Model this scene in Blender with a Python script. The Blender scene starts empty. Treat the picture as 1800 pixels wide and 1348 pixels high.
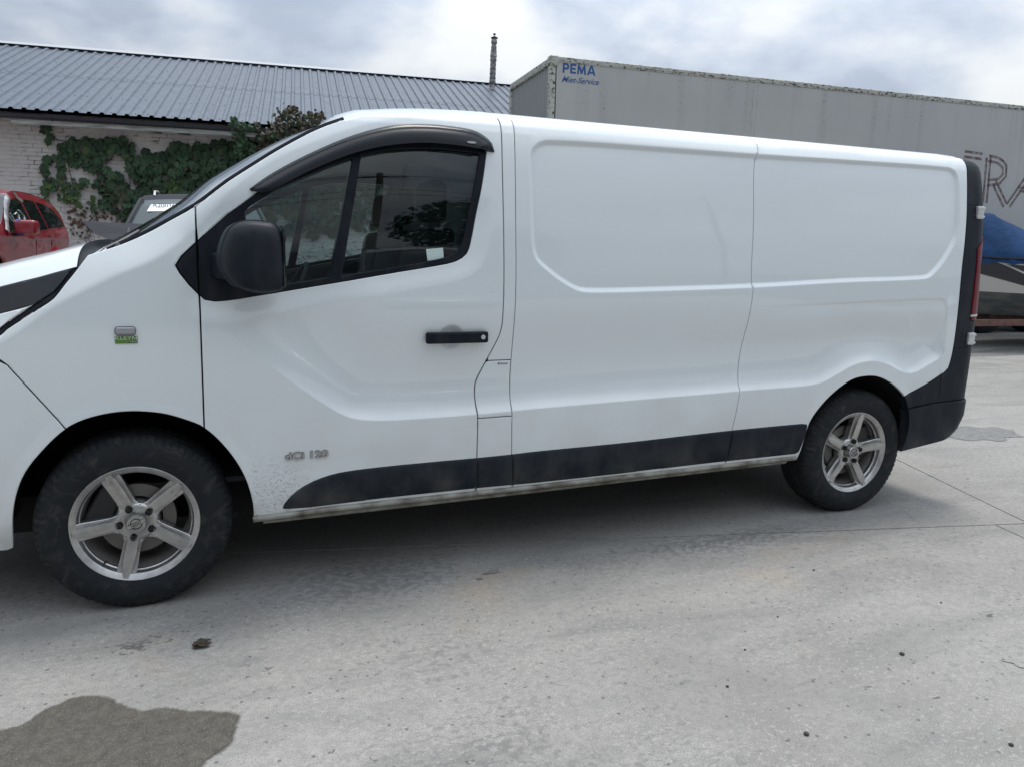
import bpy, bmesh, math, random
import numpy as np
from mathutils import Vector, Matrix, noise
from mathutils.geometry import delaunay_2d_cdt
random.seed(7); np.random.seed(7)
R = math.radians
SC = bpy.context.scene
COL = SC.collection

# ------------------------------------------------------------------ camera
def cam_axes(yaw, pitch, roll):
    cy, sy = math.cos(yaw), math.sin(yaw)
    f = Vector((sy*math.cos(pitch), cy*math.cos(pitch), -math.sin(pitch)))
    r = Vector((cy, -sy, 0)); u = r.cross(f)
    return r*math.cos(roll)+u*math.sin(roll), -r*math.sin(roll)+u*math.cos(roll), f
cam = bpy.data.objects.new('camera', bpy.data.cameras.new('camera')); COL.objects.link(cam)
cr, cu, cf = cam_axes(R(21.416), R(9.9505), R(1.2183))
cam.matrix_world = Matrix(((cr.x, cu.x, -cf.x, .3286), (cr.y, cu.y, -cf.y, -2.9777), (cr.z, cu.z, -cf.z, 1.3612), (0, 0, 0, 1)))
cam.data.sensor_width = 36; cam.data.lens = 36*1312.4/1800
cam.data.clip_start = .05; cam.data.clip_end = 2000
SC.camera = cam

# ------------------------------------------------------------------ sky and sun (overcast)
W = bpy.data.worlds.new('World'); SC.world = W; W.use_nodes = True
nt = W.node_tree; nt.nodes.clear()
def wn(t, **k):
    n = nt.nodes.new(t)
    for a, b in k.items(): setattr(n, a, b)
    return n
SUN_EL, SUN_AZ = R(75), R(45)          # azimuth measured from +Y towards +X
sky = wn('ShaderNodeTexSky', sky_type='NISHITA'); sky.sun_disc = False
sky.sun_elevation = SUN_EL; sky.sun_rotation = SUN_AZ
tc = wn('ShaderNodeTexCoord'); sep = wn('ShaderNodeSeparateXYZ')
nt.links.new(tc.outputs['Generated'], sep.inputs[0])
def wmath(op, a, b=None, clamp=False):
    n = wn('ShaderNodeMath', operation=op); n.use_clamp = clamp
    for i, v in enumerate((a, b)):
        if v is None: continue
        if isinstance(v, (int, float)): n.inputs[i].default_value = v
        else: nt.links.new(v, n.inputs[i])
    return n.outputs[0]
zc = wmath('MAXIMUM', sep.outputs[2], 0.0)
den = wmath('ADD', zc, .42)
cmb = wn('ShaderNodeCombineXYZ')
nt.links.new(wmath('DIVIDE', sep.outputs[0], den), cmb.inputs[0])
nt.links.new(wmath('DIVIDE', sep.outputs[1], den), cmb.inputs[1])
cmb.inputs[2].default_value = 3.7
n1 = wn('ShaderNodeTexNoise'); n1.inputs['Scale'].default_value = 2.0; n1.inputs['Detail'].default_value = 7; n1.inputs['Roughness'].default_value = .5; n1.inputs['Distortion'].default_value = .2
n2 = wn('ShaderNodeTexNoise'); n2.inputs['Scale'].default_value = .8; n2.inputs['Detail'].default_value = 3
nt.links.new(cmb.outputs[0], n1.inputs['Vector']); nt.links.new(cmb.outputs[0], n2.inputs['Vector'])
mixv = wmath('ADD', wmath('MULTIPLY', n1.outputs['Fac'], .62), wmath('MULTIPLY', n2.outputs['Fac'], .38))
cr_ = wn('ShaderNodeValToRGB'); e = cr_.color_ramp.elements
e[0].position = .415; e[0].color = (.53, .61, .74, 1)
e[1].position = .56; e[1].color = (1.10, 1.13, 1.14, 1)
for p_, c_ in ((.45, (.58, .66, .80, 1)), (.485, (.74, .82, .94, 1)), (.52, (.95, 1.0, 1.06, 1))):
    q = e.new(p_); q.color = c_
nt.links.new(mixv, cr_.inputs[0])
zen = wmath('ADD', wmath('MULTIPLY', wmath('MULTIPLY', zc, zc), .5), .92)
# an overcast sky is brighter round the veiled sun than away from it
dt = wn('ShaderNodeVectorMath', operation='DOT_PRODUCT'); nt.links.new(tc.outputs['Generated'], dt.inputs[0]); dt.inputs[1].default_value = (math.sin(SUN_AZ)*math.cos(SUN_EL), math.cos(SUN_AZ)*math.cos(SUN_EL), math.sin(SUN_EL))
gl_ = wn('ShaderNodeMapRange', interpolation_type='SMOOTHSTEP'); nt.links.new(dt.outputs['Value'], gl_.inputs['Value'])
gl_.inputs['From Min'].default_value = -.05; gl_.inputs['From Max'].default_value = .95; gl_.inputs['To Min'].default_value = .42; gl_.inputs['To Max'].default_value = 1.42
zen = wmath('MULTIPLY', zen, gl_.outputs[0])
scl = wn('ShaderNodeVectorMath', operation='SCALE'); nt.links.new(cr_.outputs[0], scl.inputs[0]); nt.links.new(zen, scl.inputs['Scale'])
sk = wn('ShaderNodeVectorMath', operation='SCALE'); nt.links.new(sky.outputs[0], sk.inputs[0]); sk.inputs['Scale'].default_value = .1
mx = wn('ShaderNodeMix', data_type='RGBA'); mx.inputs['Factor'].default_value = .93
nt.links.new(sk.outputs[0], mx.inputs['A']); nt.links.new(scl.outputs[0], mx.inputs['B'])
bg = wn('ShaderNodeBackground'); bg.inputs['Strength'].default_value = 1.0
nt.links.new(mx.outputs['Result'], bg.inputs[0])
wo = wn('ShaderNodeOutputWorld'); nt.links.new(bg.outputs[0], wo.inputs[0])
sun = bpy.data.objects.new('sun', bpy.data.lights.new('sun', 'SUN')); COL.objects.link(sun)
sun.data.energy = 2.0; sun.data.angle = R(17); sun.data.color = (1, .95, .88)
sd = Vector((math.sin(SUN_AZ)*math.cos(SUN_EL), math.cos(SUN_AZ)*math.cos(SUN_EL), math.sin(SUN_EL)))
sun.rotation_euler = sd.to_track_quat('Z', 'Y').to_euler()
vs = SC.view_settings; vs.view_transform = 'Standard'; vs.look = 'None'; vs.gamma = 1; vs.exposure = .05; vs.use_curve_mapping = False

# ------------------------------------------------------------------ materials
def mat(name, col=(.5, .5, .5), rough=.5, metal=0, coat=0, spec=.5, coat_rough=.03, **kw):
    m = bpy.data.materials.new(name); m.use_nodes = True
    b = m.node_tree.nodes['Principled BSDF']
    b.inputs['Base Color'].default_value = (*col, 1); b.inputs['Roughness'].default_value = rough
    b.inputs['Metallic'].default_value = metal; b.inputs['Coat Weight'].default_value = coat
    b.inputs['Coat Roughness'].default_value = coat_rough
    if coat > .8: b.inputs['Coat IOR'].default_value = 1.7
    b.inputs['Specular IOR Level'].default_value = spec
    for k, v in kw.items(): b.inputs[k].default_value = v
    return m
class NT:
    """small helper for node building on a material"""
    def __init__(s, m): s.m = m; s.t = m.node_tree; s.b = s.t.nodes['Principled BSDF']
    def n(s, t, inp=None, **k):
        x = s.t.nodes.new(t)
        for a, b in k.items(): setattr(x, a, b)
        for a, v in (inp or {}).items():
            if hasattr(v, 'is_output') or isinstance(v, bpy.types.NodeSocket): s.t.links.new(v, x.inputs[a])
            else: x.inputs[a].default_value = v
        return x
    def pos(s, gen='Object'): return s.n('ShaderNodeTexCoord').outputs[gen]
    def wpos(s): return s.n('ShaderNodeNewGeometry').outputs['Position']
    def noise(s, vec, scale, detail=4, rough=.55, dist=0):
        return s.n('ShaderNodeTexNoise', {'Vector': vec, 'Scale': scale, 'Detail': detail, 'Roughness': rough, 'Distortion': dist}).outputs['Fac']
    def ramp(s, fac, a, b, lo=0., hi=1.):
        return s.n('ShaderNodeMapRange', {'Value': fac, 'From Min': a, 'From Max': b, 'To Min': lo, 'To Max': hi}).outputs[0]
    def math(s, op, a, b=0.):
        return s.n('ShaderNodeMath', {0: a, 1: b}, operation=op).outputs[0]
    def mix(s, f, a, b):
        x = s.n('ShaderNodeMix', data_type='RGBA')
        for k, v in (('Factor', f), ('A', a), ('B', b)):
            if isinstance(v, bpy.types.NodeSocket): s.t.links.new(v, x.inputs[k])
            else: x.inputs[k].default_value = v if k == 'Factor' else (*v, 1)
        return x.outputs['Result']
    def scale(s, vec, sc):
        return s.n('ShaderNodeMapping', {'Vector': vec, 'Scale': sc}).outputs[0]
    def bump(s, h, strength=.3, dist=.01):
        o = s.n('ShaderNodeBump', {'Height': h, 'Strength': strength, 'Distance': dist}).outputs[0]
        s.t.links.new(o, s.b.inputs['Normal']); return o
    def to(s, k, v): s.t.links.new(v, s.b.inputs[k])

def paint_mat(name, col, dirt=True):
    m = mat(name, col, .32, coat=.85, spec=.45, coat_rough=.025)
    n = NT(m); P = n.pos()
    base = (*col,)
    sepz = n.n('ShaderNodeSeparateXYZ', {0: P})
    low = n.ramp(sepz.outputs[2], .95, .32)
    dust = n.math('MULTIPLY', low, n.ramp(n.noise(P, 3.2, 6), .34, .72))
    c = n.mix(n.math('MULTIPLY', dust, .34 if dirt else .1), base, (.37, .34, .29))
    # fine speckles, horizontal streaky on the front wing
    sp = n.noise(n.scale(P, (55, 90, 150)), 1.0, 3, .6)
    msk = n.ramp(n.noise(P, 2.3, 3), .42, .7)
    sp2 = n.math('MULTIPLY', n.ramp(sp, .70, .76), n.math('ADD', n.math('MULTIPLY', low, .7), n.math('MULTIPLY', msk, .15)))
    c = n.mix(n.math('MULTIPLY', sp2, .75 if dirt else .1), c, (.12, .11, .10))
    # mud spatter behind the front wheel
    if dirt:
        d = n.n('ShaderNodeVectorMath', {0: P, 1: (.50, 0, .40)}, operation='DISTANCE').outputs['Value']
        spl = n.math('MULTIPLY', n.ramp(d, .20, .04), n.ramp(n.noise(n.scale(P, (60, 60, 95)), 1, 4, .7, 1.5), .53, .62))
        c = n.mix(n.math('MULTIPLY', spl, .8), c, (.10, .095, .085))
        edge = n.math('MULTIPLY', n.ramp(sepz.outputs[2], .40, .31), n.ramp(n.noise(P, 9, 5), .35, .6))
        c = n.mix(n.math('MULTIPLY', edge, .5), c, (.22, .20, .165))
    n.to('Base Color', c)
    n.to('Roughness', n.math('ADD', n.math('MULTIPLY', dust, .3), .3))
    n.to('Coat Roughness', n.math('ADD', n.math('MULTIPLY', dust, .15), .008))
    return m
M = {}
M['white'] = paint_mat('white_paint', (.735, .79, .81))
M['white2'] = paint_mat('clean_white_paint', (.72, .74, .75), False)
def plastic(name, col, rough=.45, dirty=True):
    m = mat(name, col, rough, spec=.2); n = NT(m); P = n.pos()
    z = n.n('ShaderNodeSeparateXYZ', {0: P}).outputs[2]
    f = n.math('MULTIPLY', n.ramp(z, .52, .32), n.ramp(n.noise(P, 6, 6), .4, .65))
    f = n.math('ADD', n.math('MULTIPLY', f, .30 if dirty else 0), n.ramp(n.noise(n.scale(P, (14, 14, 5)), 1, 5), .45, .8, 0, .10))
    n.to('Base Color', n.mix(f, col, (.19, .18, .16)))
    n.bump(n.noise(P, 420, 2), .12, .0006)
    return m
M['plastic'] = plastic('textured_black_plastic', (.0085, .0135, .021), .5)
M['trim'] = plastic('satin_black_trim', (.006, .009, .015), .42, False)
M['visor'] = mat('smoked_acrylic_deflector', (.006, .008, .012), .26, spec=.3)
n = NT(M['visor']); n.bump(n.noise(n.pos(), 30, 2), .05, .002)
M['rubber'] = mat('black_rubber', (.014, .014, .015), .75)
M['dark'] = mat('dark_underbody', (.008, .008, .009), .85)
M['liner'] = mat('wheel_arch_liner', (.010, .010, .011), .8)
def glass_mat(name, tint, rough=0.0, mixf=.0):
    m = mat(name, tint, rough); n = NT(m)
    out = n.t.nodes['Material Output']
    tr = n.n('ShaderNodeBsdfTransparent', {'Color': (*tint, 1)})
    gl = n.n('ShaderNodeBsdfGlossy', {'Color': (.93, .97, 1, 1), 'Roughness': rough})
    fr = n.n('ShaderNodeFresnel', {'IOR': 1.55})
    f = n.math('MINIMUM', n.math('ADD', n.math('MULTIPLY', fr.outputs[0], 1.5), mixf), .62 if mixf else .9)
    ms = n.n('ShaderNodeMixShader', {0: f}); n.t.links.new(tr.outputs[0], ms.inputs[1]); n.t.links.new(gl.outputs[0], ms.inputs[2])
    n.t.links.new(ms.outputs[0], out.inputs[0])
    return m
M['glass'] = glass_mat('side_window_glass', (.62, .72, .72))
M['wind'] = glass_mat('windscreen_glass', (.30, .38, .37), 0, .03)
M['carglass'] = mat('dark_car_glass', (.006, .009, .011), .03, spec=.6)
M['hl'] = mat('smoked_headlight_lens', (.010, .013, .020), .16, coat=.35, spec=.4)
M['red'] = mat('red_lamp_lens', (.12, .003, .010), .35, spec=.25)
M['alu'] = mat('silver_alloy', (.60, .59, .57), .30, metal=.9, spec=.5)
n = NT(M['alu']); P = n.pos()
n.to('Base Color', n.mix(n.ramp(n.noise(P, 22, 5), .35, .75), (.54, .54, .535), (.38, .37, .355)))
n.to('Roughness', n.ramp(n.noise(P, 40, 4), .3, .7, .24, .42))
M['alu_dark'] = mat('dusty_alloy_barrel', (.20, .19, .18), .6, metal=.5)
M['disc'] = mat('brake_disc_steel', (.17, .165, .155), .45, metal=.7)
M['steel'] = mat('dark_steel', (.05, .05, .052), .4, metal=.8)
M['chrome'] = mat('bare_metal_hinge', (.62, .64, .64), .3, metal=.5)
M['zinc'] = mat('dirty_sill_metal', (.33, .33, .29), .5, metal=.2)
n = NT(M['zinc']); P = n.pos(); n.to('Base Color', n.mix(n.ramp(n.noise(P, 14, 6), .38, .7), (.33, .33, .29), (.09, .075, .055)))
tm = mat('tyre_rubber', (.014, .0165, .019), .78, spec=.3); M['tyre'] = tm
n = NT(tm); P = n.pos()
n.to('Base Color', n.mix(n.math('MULTIPLY', n.ramp(n.noise(n.scale(P, (9, 9, 9)), 1, 8, .7, 2.0), .5, .66), .55), (.013, .0155, .0185), (.06, .057, .053)))
n.bump(n.noise(P, 160, 4), .25, .001)
M['txt'] = mat('silver_badge', (.42, .41, .40), .35, metal=.6)
M['tyretxt'] = mat('scuffed_tyre_lettering', (.024, .024, .025), .75)
M['cabin'] = mat('grey_cabin_plastic', (.09, .10, .11), .6)
M['cabin_dark'] = mat('dark_cabin_trim', (.014, .016, .018), .7)
M['cabin_light'] = mat('pale_cabin_lining', (.34, .37, .38), .7)
M['seat'] = mat('dark_seat_fabric', (.02, .022, .026), .9)
M['paper'] = mat('paper', (.55, .68, .66), .7)
M['blackprint'] = mat('black_print', (.02, .02, .02), .6)

# ------------------------------------------------------------------ object helpers
def tag(o, label=None, cat=None, group=None, kind=None):
    if label: o['label'] = label
    if cat: o['category'] = cat
    if group: o['group'] = group
    if kind: o['kind'] = kind
    return o
def empty(name, loc=(0, 0, 0), rz=0, label=None, cat=None, group=None):
    o = bpy.data.objects.new(name, None); COL.objects.link(o); o.location = loc; o.rotation_euler = (0, 0, rz)
    o.empty_display_size = .1
    return tag(o, label, cat, group)
def link(name, me, m=None, parent=None, smooth=False):
    if m is not None and not me.materials: me.materials.append(m)
    o = bpy.data.objects.new(name, me); COL.objects.link(o)
    if parent is not None: o.parent = parent
    if smooth:
        for p in me.polygons: p.use_smooth = True
    return o
def mesh(name, v, f, m=None, parent=None, smooth=False):
    me = bpy.data.meshes.new(name); me.from_pydata([tuple(map(float, p)) for p in v], [], [tuple(map(int, q)) for q in f]); me.update()
    return link(name, me, m, parent, smooth)
def frombm(name, bm, m=None, parent=None, smooth=False, sharp=None):
    me = bpy.data.meshes.new(name); bmesh.ops.recalc_face_normals(bm, faces=bm.faces)
    bm.to_mesh(me); bm.free()
    o = link(name, me, m, parent, smooth)
    if smooth and sharp: me.set_sharp_from_angle(angle=R(sharp))
    return o
def bbox(bm, x0, x1, y0, y1, z0, z1, bev=0, seg=2):
    r = bmesh.ops.create_cube(bm, size=1); vs_ = r['verts']
    for v in vs_: v.co = Vector(((x0+x1)/2+v.co.x*(x1-x0), (y0+y1)/2+v.co.y*(y1-y0), (z0+z1)/2+v.co.z*(z1-z0)))
    if bev:
        es = {e_ for v in vs_ for e_ in v.link_edges}
        bmesh.ops.bevel(bm, geom=list(es), offset=bev, segments=seg, affect='EDGES', profile=.6)
    return vs_
def box(name, x0, x1, y0, y1, z0, z1, m, parent=None, bev=0, seg=2):
    bm = bmesh.new(); bbox(bm, x0, x1, y0, y1, z0, z1, bev, seg)
    return frombm(name, bm, m, parent, bev > 0 and seg > 1, 35)
def tube_bm(bm, pts, r, n=8, cap=True):
    pts = [Vector(p) for p in pts]; rs = r if isinstance(r, (list, tuple)) else [r]*len(pts)
    rings = []
    up = Vector((0, 0, 1))
    for i, p in enumerate(pts):
        d = (pts[min(i+1, len(pts)-1)]-pts[max(i-1, 0)]).normalized()
        a = d.cross(up)
        if a.length < .05: a = d.cross(Vector((1, 0, 0)))
        a.normalize(); b = d.cross(a)
        rings.append([bm.verts.new(p+(a*math.cos(t)+b*math.sin(t))*rs[i]) for t in [2*math.pi*k/n for k in range(n)]])
    for i in range(len(rings)-1):
        for k in range(n): bm.faces.new((rings[i][k], rings[i][(k+1) % n], rings[i+1][(k+1) % n], rings[i+1][k]))
    if cap: bm.faces.new(rings[0][::-1]); bm.faces.new(rings[-1])
def tube(name, pts, r, m, parent=None, n=8):
    bm = bmesh.new(); tube_bm(bm, pts, r, n); return frombm(name, bm, m, parent, True, 50)
def lathe_bm(bm, prof, n=96, ax='y', arc=2*math.pi, rad=None, close=False, yof=None):
    """prof: (radius, axial) ; axis along local y"""
    rings = []
    for j in range(n):
        t = 2*math.pi*j/n
        rings.append([bm.verts.new(((r+(rad(r, y, j) if rad else 0))*math.cos(t), y+(yof(r, y, j) if yof else 0), (r+(rad(r, y, j) if rad else 0))*math.sin(t))) for r, y in prof])
    for j in range(n):
        a, b = rings[j], rings[(j+1) % n]
        for i in range(len(prof)-1): bm.faces.new((a[i], a[i+1], b[i+1], b[i]))
        if close: bm.faces.new((a[-1], a[0], b[0], b[-1]))
    return rings
def lathe(name, prof, m, parent=None, n=96, sharp=40, rad=None, close=False):
    bm = bmesh.new(); lathe_bm(bm, prof, n, rad=rad, close=close)
    return frombm(name, bm, m, parent, True, sharp)
def prism(name, poly, y0, y1, m, parent=None, bev=0):
    """poly in (x,z), extruded in y"""
    bm = bmesh.new(); a = [bm.verts.new((x, y0, z)) for x, z in poly]; b = [bm.verts.new((x, y1, z)) for x, z in poly]
    bm.faces.new(a[::-1]); bm.faces.new(b); k = len(poly)
    for i in range(k): bm.faces.new((a[i], a[(i+1) % k], b[(i+1) % k], b[i]))
    if bev: bmesh.ops.bevel(bm, geom=[e_ for e_ in bm.edges], offset=bev, segments=2, affect='EDGES', profile=.6)
    return frombm(name, bm, m, parent, bev > 0, 35)
def text(name, s, size, m, parent=None, loc=(0, 0, 0), rot=(R(90), 0, 0), ext=.0005, shear=0, sx=1, align='CENTER', spacing=1, bold=0):
    cu_ = bpy.data.curves.new(name, 'FONT'); cu_.body = s; cu_.size = size; cu_.extrude = ext; cu_.align_x = align; cu_.align_y = 'CENTER'
    cu_.shear = shear; cu_.space_character = spacing; cu_.offset = bold
    cu_.resolution_u = 6
    o = bpy.data.objects.new(name, cu_); COL.objects.link(o)
    dg = bpy.context.evaluated_depsgraph_get(); me = bpy.data.meshes.new_from_object(o.evaluated_get(dg))
    bpy.data.objects.remove(o); bpy.data.curves.remove(cu_)
    for v in me.vertices: v.co.x *= sx
    me.materials.clear()
    ob = link(name, me, m, parent); ob.location = loc; ob.rotation_euler = rot
    return ob
def copy_tree(o, parent=None):
    c = o.copy(); COL.objects.link(c)
    if parent is not None: c.parent = parent
    for ch in list(o.children): copy_tree(ch, c)
    return c

# ------------------------------------------------------------------ 2D geometry
def seg_dist(px, pz, poly, closed=False):
    A = np.array(poly, float)
    B = np.roll(A, -1, 0) if closed else A[1:]
    if not closed: A = A[:-1]
    px = np.asarray(px, float).ravel(); pz = np.asarray(pz, float).ravel()
    best = np.full(px.shape, 1e9)
    for (ax, az), (bx, bz) in zip(A, B):
        dx, dz = bx-ax, bz-az; L = dx*dx+dz*dz+1e-12
        t = np.clip(((px-ax)*dx+(pz-az)*dz)/L, 0, 1)
        best = np.minimum(best, np.hypot(px-ax-t*dx, pz-az-t*dz))
    return best
def inside(px, pz, poly):
    px = np.asarray(px, float).ravel(); pz = np.asarray(pz, float).ravel()
    c = np.zeros(px.shape, bool); n_ = len(poly)
    for i in range(n_):
        x1, z1 = poly[i]; x2, z2 = poly[(i+1) % n_]
        if z1 == z2: continue
        k = ((z1 > pz) != (z2 > pz)) & (px < (x2-x1)*(pz-z1)/(z2-z1)+x1)
        c ^= k
    return c
def smooth_line(pts, step=.02, closed=False, it=1):
    """Catmull-Rom resample"""
    P = [np.array(p, float) for p in pts]; n_ = len(P); out = []
    rng = range(n_ if closed else n_-1)
    for i in rng:
        p0 = P[(i-1) % n_] if (closed or i > 0) else 2*P[0]-P[1]
        p1 = P[i]; p2 = P[(i+1) % n_]
        p3 = P[(i+2) % n_] if (closed or i+2 < n_) else 2*p2-p1
        k = max(1, int(np.linalg.norm(p2-p1)/step))
        for j in range(k):
            t = j/k
            # centripetal-ish: limit tangents for uneven spacing
            m1 = (p2-p0)*np.linalg.norm(p2-p1)/(np.linalg.norm(p2-p1)+np.linalg.norm(p1-p0)+1e-9)
            m2 = (p3-p1)*np.linalg.norm(p2-p1)/(np.linalg.norm(p3-p2)+np.linalg.norm(p2-p1)+1e-9)
            h = (2*t**3-3*t**2+1)*p1+(t**3-2*t**2+t)*m1+(-2*t**3+3*t**2)*p2+(t**3-t**2)*m2
            out.append((float(h[0]), float(h[1])))
    if not closed: out.append(tuple(map(float, P[-1])))
    return out
def area(poly):
    return .5*sum(poly[i][0]*poly[(i+1) % len(poly)][1]-poly[(i+1) % len(poly)][0]*poly[i][1] for i in range(len(poly)))
def clean(poly, eps=1e-4):
    out = []
    for p in poly:
        if not out or math.hypot(p[0]-out[-1][0], p[1]-out[-1][1]) > eps: out.append((float(p[0]), float(p[1])))
    if math.hypot(out[0][0]-out[-1][0], out[0][1]-out[-1][1]) < eps: out.pop()
    return out
def resample(poly, step):
    out = []
    for i in range(len(poly)):
        a, b = poly[i], poly[(i+1) % len(poly)]
        k = max(1, int(math.ceil(math.hypot(b[0]-a[0], b[1]-a[1])/step)))
        for j in range(k): out.append((a[0]+(b[0]-a[0])*j/k, a[1]+(b[1]-a[1])*j/k))
    return out
def inset(poly, d):
    """move a CCW polygon's vertices inwards by d"""
    n_ = len(poly); out = []
    for i in range(n_):
        a, b, c = poly[i-1], poly[i], poly[(i+1) % n_]
        e1 = np.array(b)-np.array(a); e2 = np.array(c)-np.array(b)
        e1 /= np.linalg.norm(e1)+1e-12; e2 /= np.linalg.norm(e2)+1e-12
        n1_ = np.array([-e1[1], e1[0]]); n2_ = np.array([-e2[1], e2[0]])
        nn = n1_+n2_; L = np.linalg.norm(nn)
        if L < .2: nn = n1_; k = 1
        else: nn = nn/L; k = min(1/max(nn@n1_, .35), 1.8)
        out.append((b[0]+nn[0]*d*k, b[1]+nn[1]*d*k))
    return out
BODY = [None]; FEATS = []
def panel(name, outline, Y, m, parent, holes=(), gap=.0022, flange=.012, step=.035, fine=.009, lip=.0035, off=0., rim=True):
    """a pressed sheet: outline in (x,z), outer surface y=Y(x,z), real turned-in edges"""
    loops = []
    o = clean(outline)
    if area(o) < 0: o = o[::-1]
    loops.append(inset(resample(o, .02), gap))
    for h in holes:
        h = clean(h)
        if area(h) > 0: h = h[::-1]
        loops.append(inset(resample(h, .02), gap))
    F = lambda x, z: np.asarray(Y(np.asarray(x, float), np.asarray(z, float)))+off
    def grads(x, z):
        e_ = .0015
        return (F(x+e_, z)-F(x-e_, z))/(2*e_), (F(x, z+e_)-F(x, z-e_))/(2*e_)
    xs = [p[0] for p in loops[0]]; zs = [p[1] for p in loops[0]]
    gx, gz = np.meshgrid(np.arange(min(xs), max(xs), fine), np.arange(min(zs), max(zs), fine), indexing='ij')
    I, J = np.meshgrid(np.arange(gx.shape[0]), np.arange(gx.shape[1]), indexing='ij')
    ax, az = grads(gx, gz)
    var = np.zeros(gx.shape)
    for A_ in (ax, az):
        if A_.shape[0] > 2: var[1:-1, :] = np.maximum(var[1:-1, :], np.abs(A_[2:, :]-A_[:-2, :]))
        if A_.shape[1] > 2: var[:, 1:-1] = np.maximum(var[:, 1:-1], np.abs(A_[:, 2:]-A_[:, :-2]))
    k = max(1, int(round(step/fine))); k2 = max(1, k//2)
    keep = ((I % k == 0) & (J % k == 0)) | ((var > .018) & (I % k2 == 0) & (J % k2 == 0)) | (var > .05)
    px = gx[keep]; pz = gz[keep]
    ins = inside(px, pz, loops[0])
    for h in loops[1:]: ins &= ~inside(px, pz, h)
    px = px[ins]; pz = pz[ins]
    if Y is BODY[0]:
        ex, ez = [], []
        for crv, closed, offs, excl in FEATS:
            if not offs: continue
            C_ = resample(crv, .022) if closed else [p for i in range(len(crv)-1) for p in resample([crv[i], crv[i+1]], .022)[:max(1, int(math.ceil(math.hypot(crv[i+1][0]-crv[i][0], crv[i+1][1]-crv[i][1])/.022)))]]
            C_ = [C_[0]]+[p for a_, p in zip(C_, C_[1:]) if math.hypot(p[0]-a_[0], p[1]-a_[1]) > .004]
            dmin = seg_dist(px, pz, crv, closed); far_ = dmin > excl; px = px[far_]; pz = pz[far_]
            n_ = len(C_)
            for i in range(n_):
                a_ = C_[i-1] if (closed or i) else C_[0]; b_ = C_[(i+1) % n_] if (closed or i < n_-1) else C_[-1]
                tx, tz_ = b_[0]-a_[0], b_[1]-a_[1]; L_ = math.hypot(tx, tz_)+1e-9
                for o_ in offs: ex.append(C_[i][0]-tz_/L_*o_); ez.append(C_[i][1]+tx/L_*o_)
        if ex:
            ex, ez = np.array(ex), np.array(ez); m_i = inside(ex, ez, loops[0])
            for h in loops[1:]: m_i &= ~inside(ex, ez, h)
            ex, ez = ex[m_i], ez[m_i]
            # thin out points that crowd together where offset curves fold
            key = np.round(np.stack([ex, ez], 1)/.0028).astype(int); _, ui = np.unique(key, axis=0, return_index=True)
            px = np.concatenate([px, ex[ui]]); pz = np.concatenate([pz, ez[ui]])
    dm = np.full(px.shape, 1e9)
    for l in loops: dm = np.minimum(dm, seg_dist(px, pz, l, True))
    s = dm > max(lip*1.9, .006); px = px[s]; pz = pz[s]
    verts = []; edges = []; kinds = []; outn = []
    for l in loops:
        b0 = len(verts); n_ = len(l)
        ring = inset(l, lip) if rim else []
        for i, p in enumerate(l):
            verts.append(p); kinds.append(1); edges.append((b0+i, b0+(i+1) % n_))
            a_, c_ = np.array(l[i-1]), np.array(l[(i+1) % n_]); t_ = c_-a_; t_ /= np.linalg.norm(t_)+1e-12
            outn.append((t_[1], -t_[0]))
    nb = len(verts)
    if rim:
        for l in loops:
            for p in inset(l, lip): verts.append(p)
    verts += list(zip(px.tolist(), pz.tolist()))
    res = delaunay_2d_cdt([Vector(v) for v in verts], edges, [], 0, 1e-6)
    v2, _, f2, orig = res[0], res[1], res[2], res[3]
    X = np.array([v.x for v in v2]); Z = np.array([v.y for v in v2])
    cx = np.array([sum(X[i] for i in f)/len(f) for f in f2]); cz = np.array([sum(Z[i] for i in f)/len(f) for f in f2])
    ok = inside(cx, cz, loops[0])
    for h in loops[1:]: ok &= ~inside(cx, cz, h)
    faces = [list(f) for f, o_ in zip(f2, ok) if o_]
    faces = [f if sum((X[f[i]]*Z[f[(i+1) % len(f)]]-X[f[(i+1) % len(f)]]*Z[f[i]]) for i in range(len(f))) > 0 else f[::-1] for f in faces]
    Yv = F(X, Z); ax, az = grads(X, Z)
    N = np.stack([ax, -np.ones_like(ax), az], -1)
    N /= np.linalg.norm(N, axis=1)[:, None]
    isb = np.full(len(X), -1)
    for i, ol in enumerate(orig):
        for q_ in ol:
            if q_ < nb: isb[i] = q_
    for i in np.nonzero(isb >= 0)[0]:
        on = outn[isb[i]]
        if rim:
            Yv[i] += lip*.45
            nn = N[i]+np.array([on[0], 0, on[1]])*.9; N[i] = nn/np.linalg.norm(nn)
    V = [(X[i], Yv[i], Z[i]) for i in range(len(X))]
    NN = [tuple(q) for q in N]
    # flange
    idx_of = {int(isb[i]): i for i in np.nonzero(isb >= 0)[0]}
    b0 = 0; fl = []
    for l in loops:
        n_ = len(l)
        for i in range(n_):
            ia, ib = idx_of.get(b0+i), idx_of.get(b0+(i+1) % n_)
            if ia is None or ib is None: continue
            base_i = len(V)
            on = outn[b0+i]
            for q_ in (ia, ib):
                V.append(V[q_]); V.append((V[q_][0], V[q_][1]+flange, V[q_][2]))
                NN += [(on[0], 0, on[1])]*2
            fl.append((base_i, base_i+1, base_i+3, base_i+2))
        b0 += n_
    me = bpy.data.meshes.new(name)
    me.from_pydata(V, [], faces+fl); me.update()
    for p in me.polygons: p.use_smooth = True
    me.normals_split_custom_set_from_vertices(NN)
    return link(name, me, m, parent)

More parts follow.
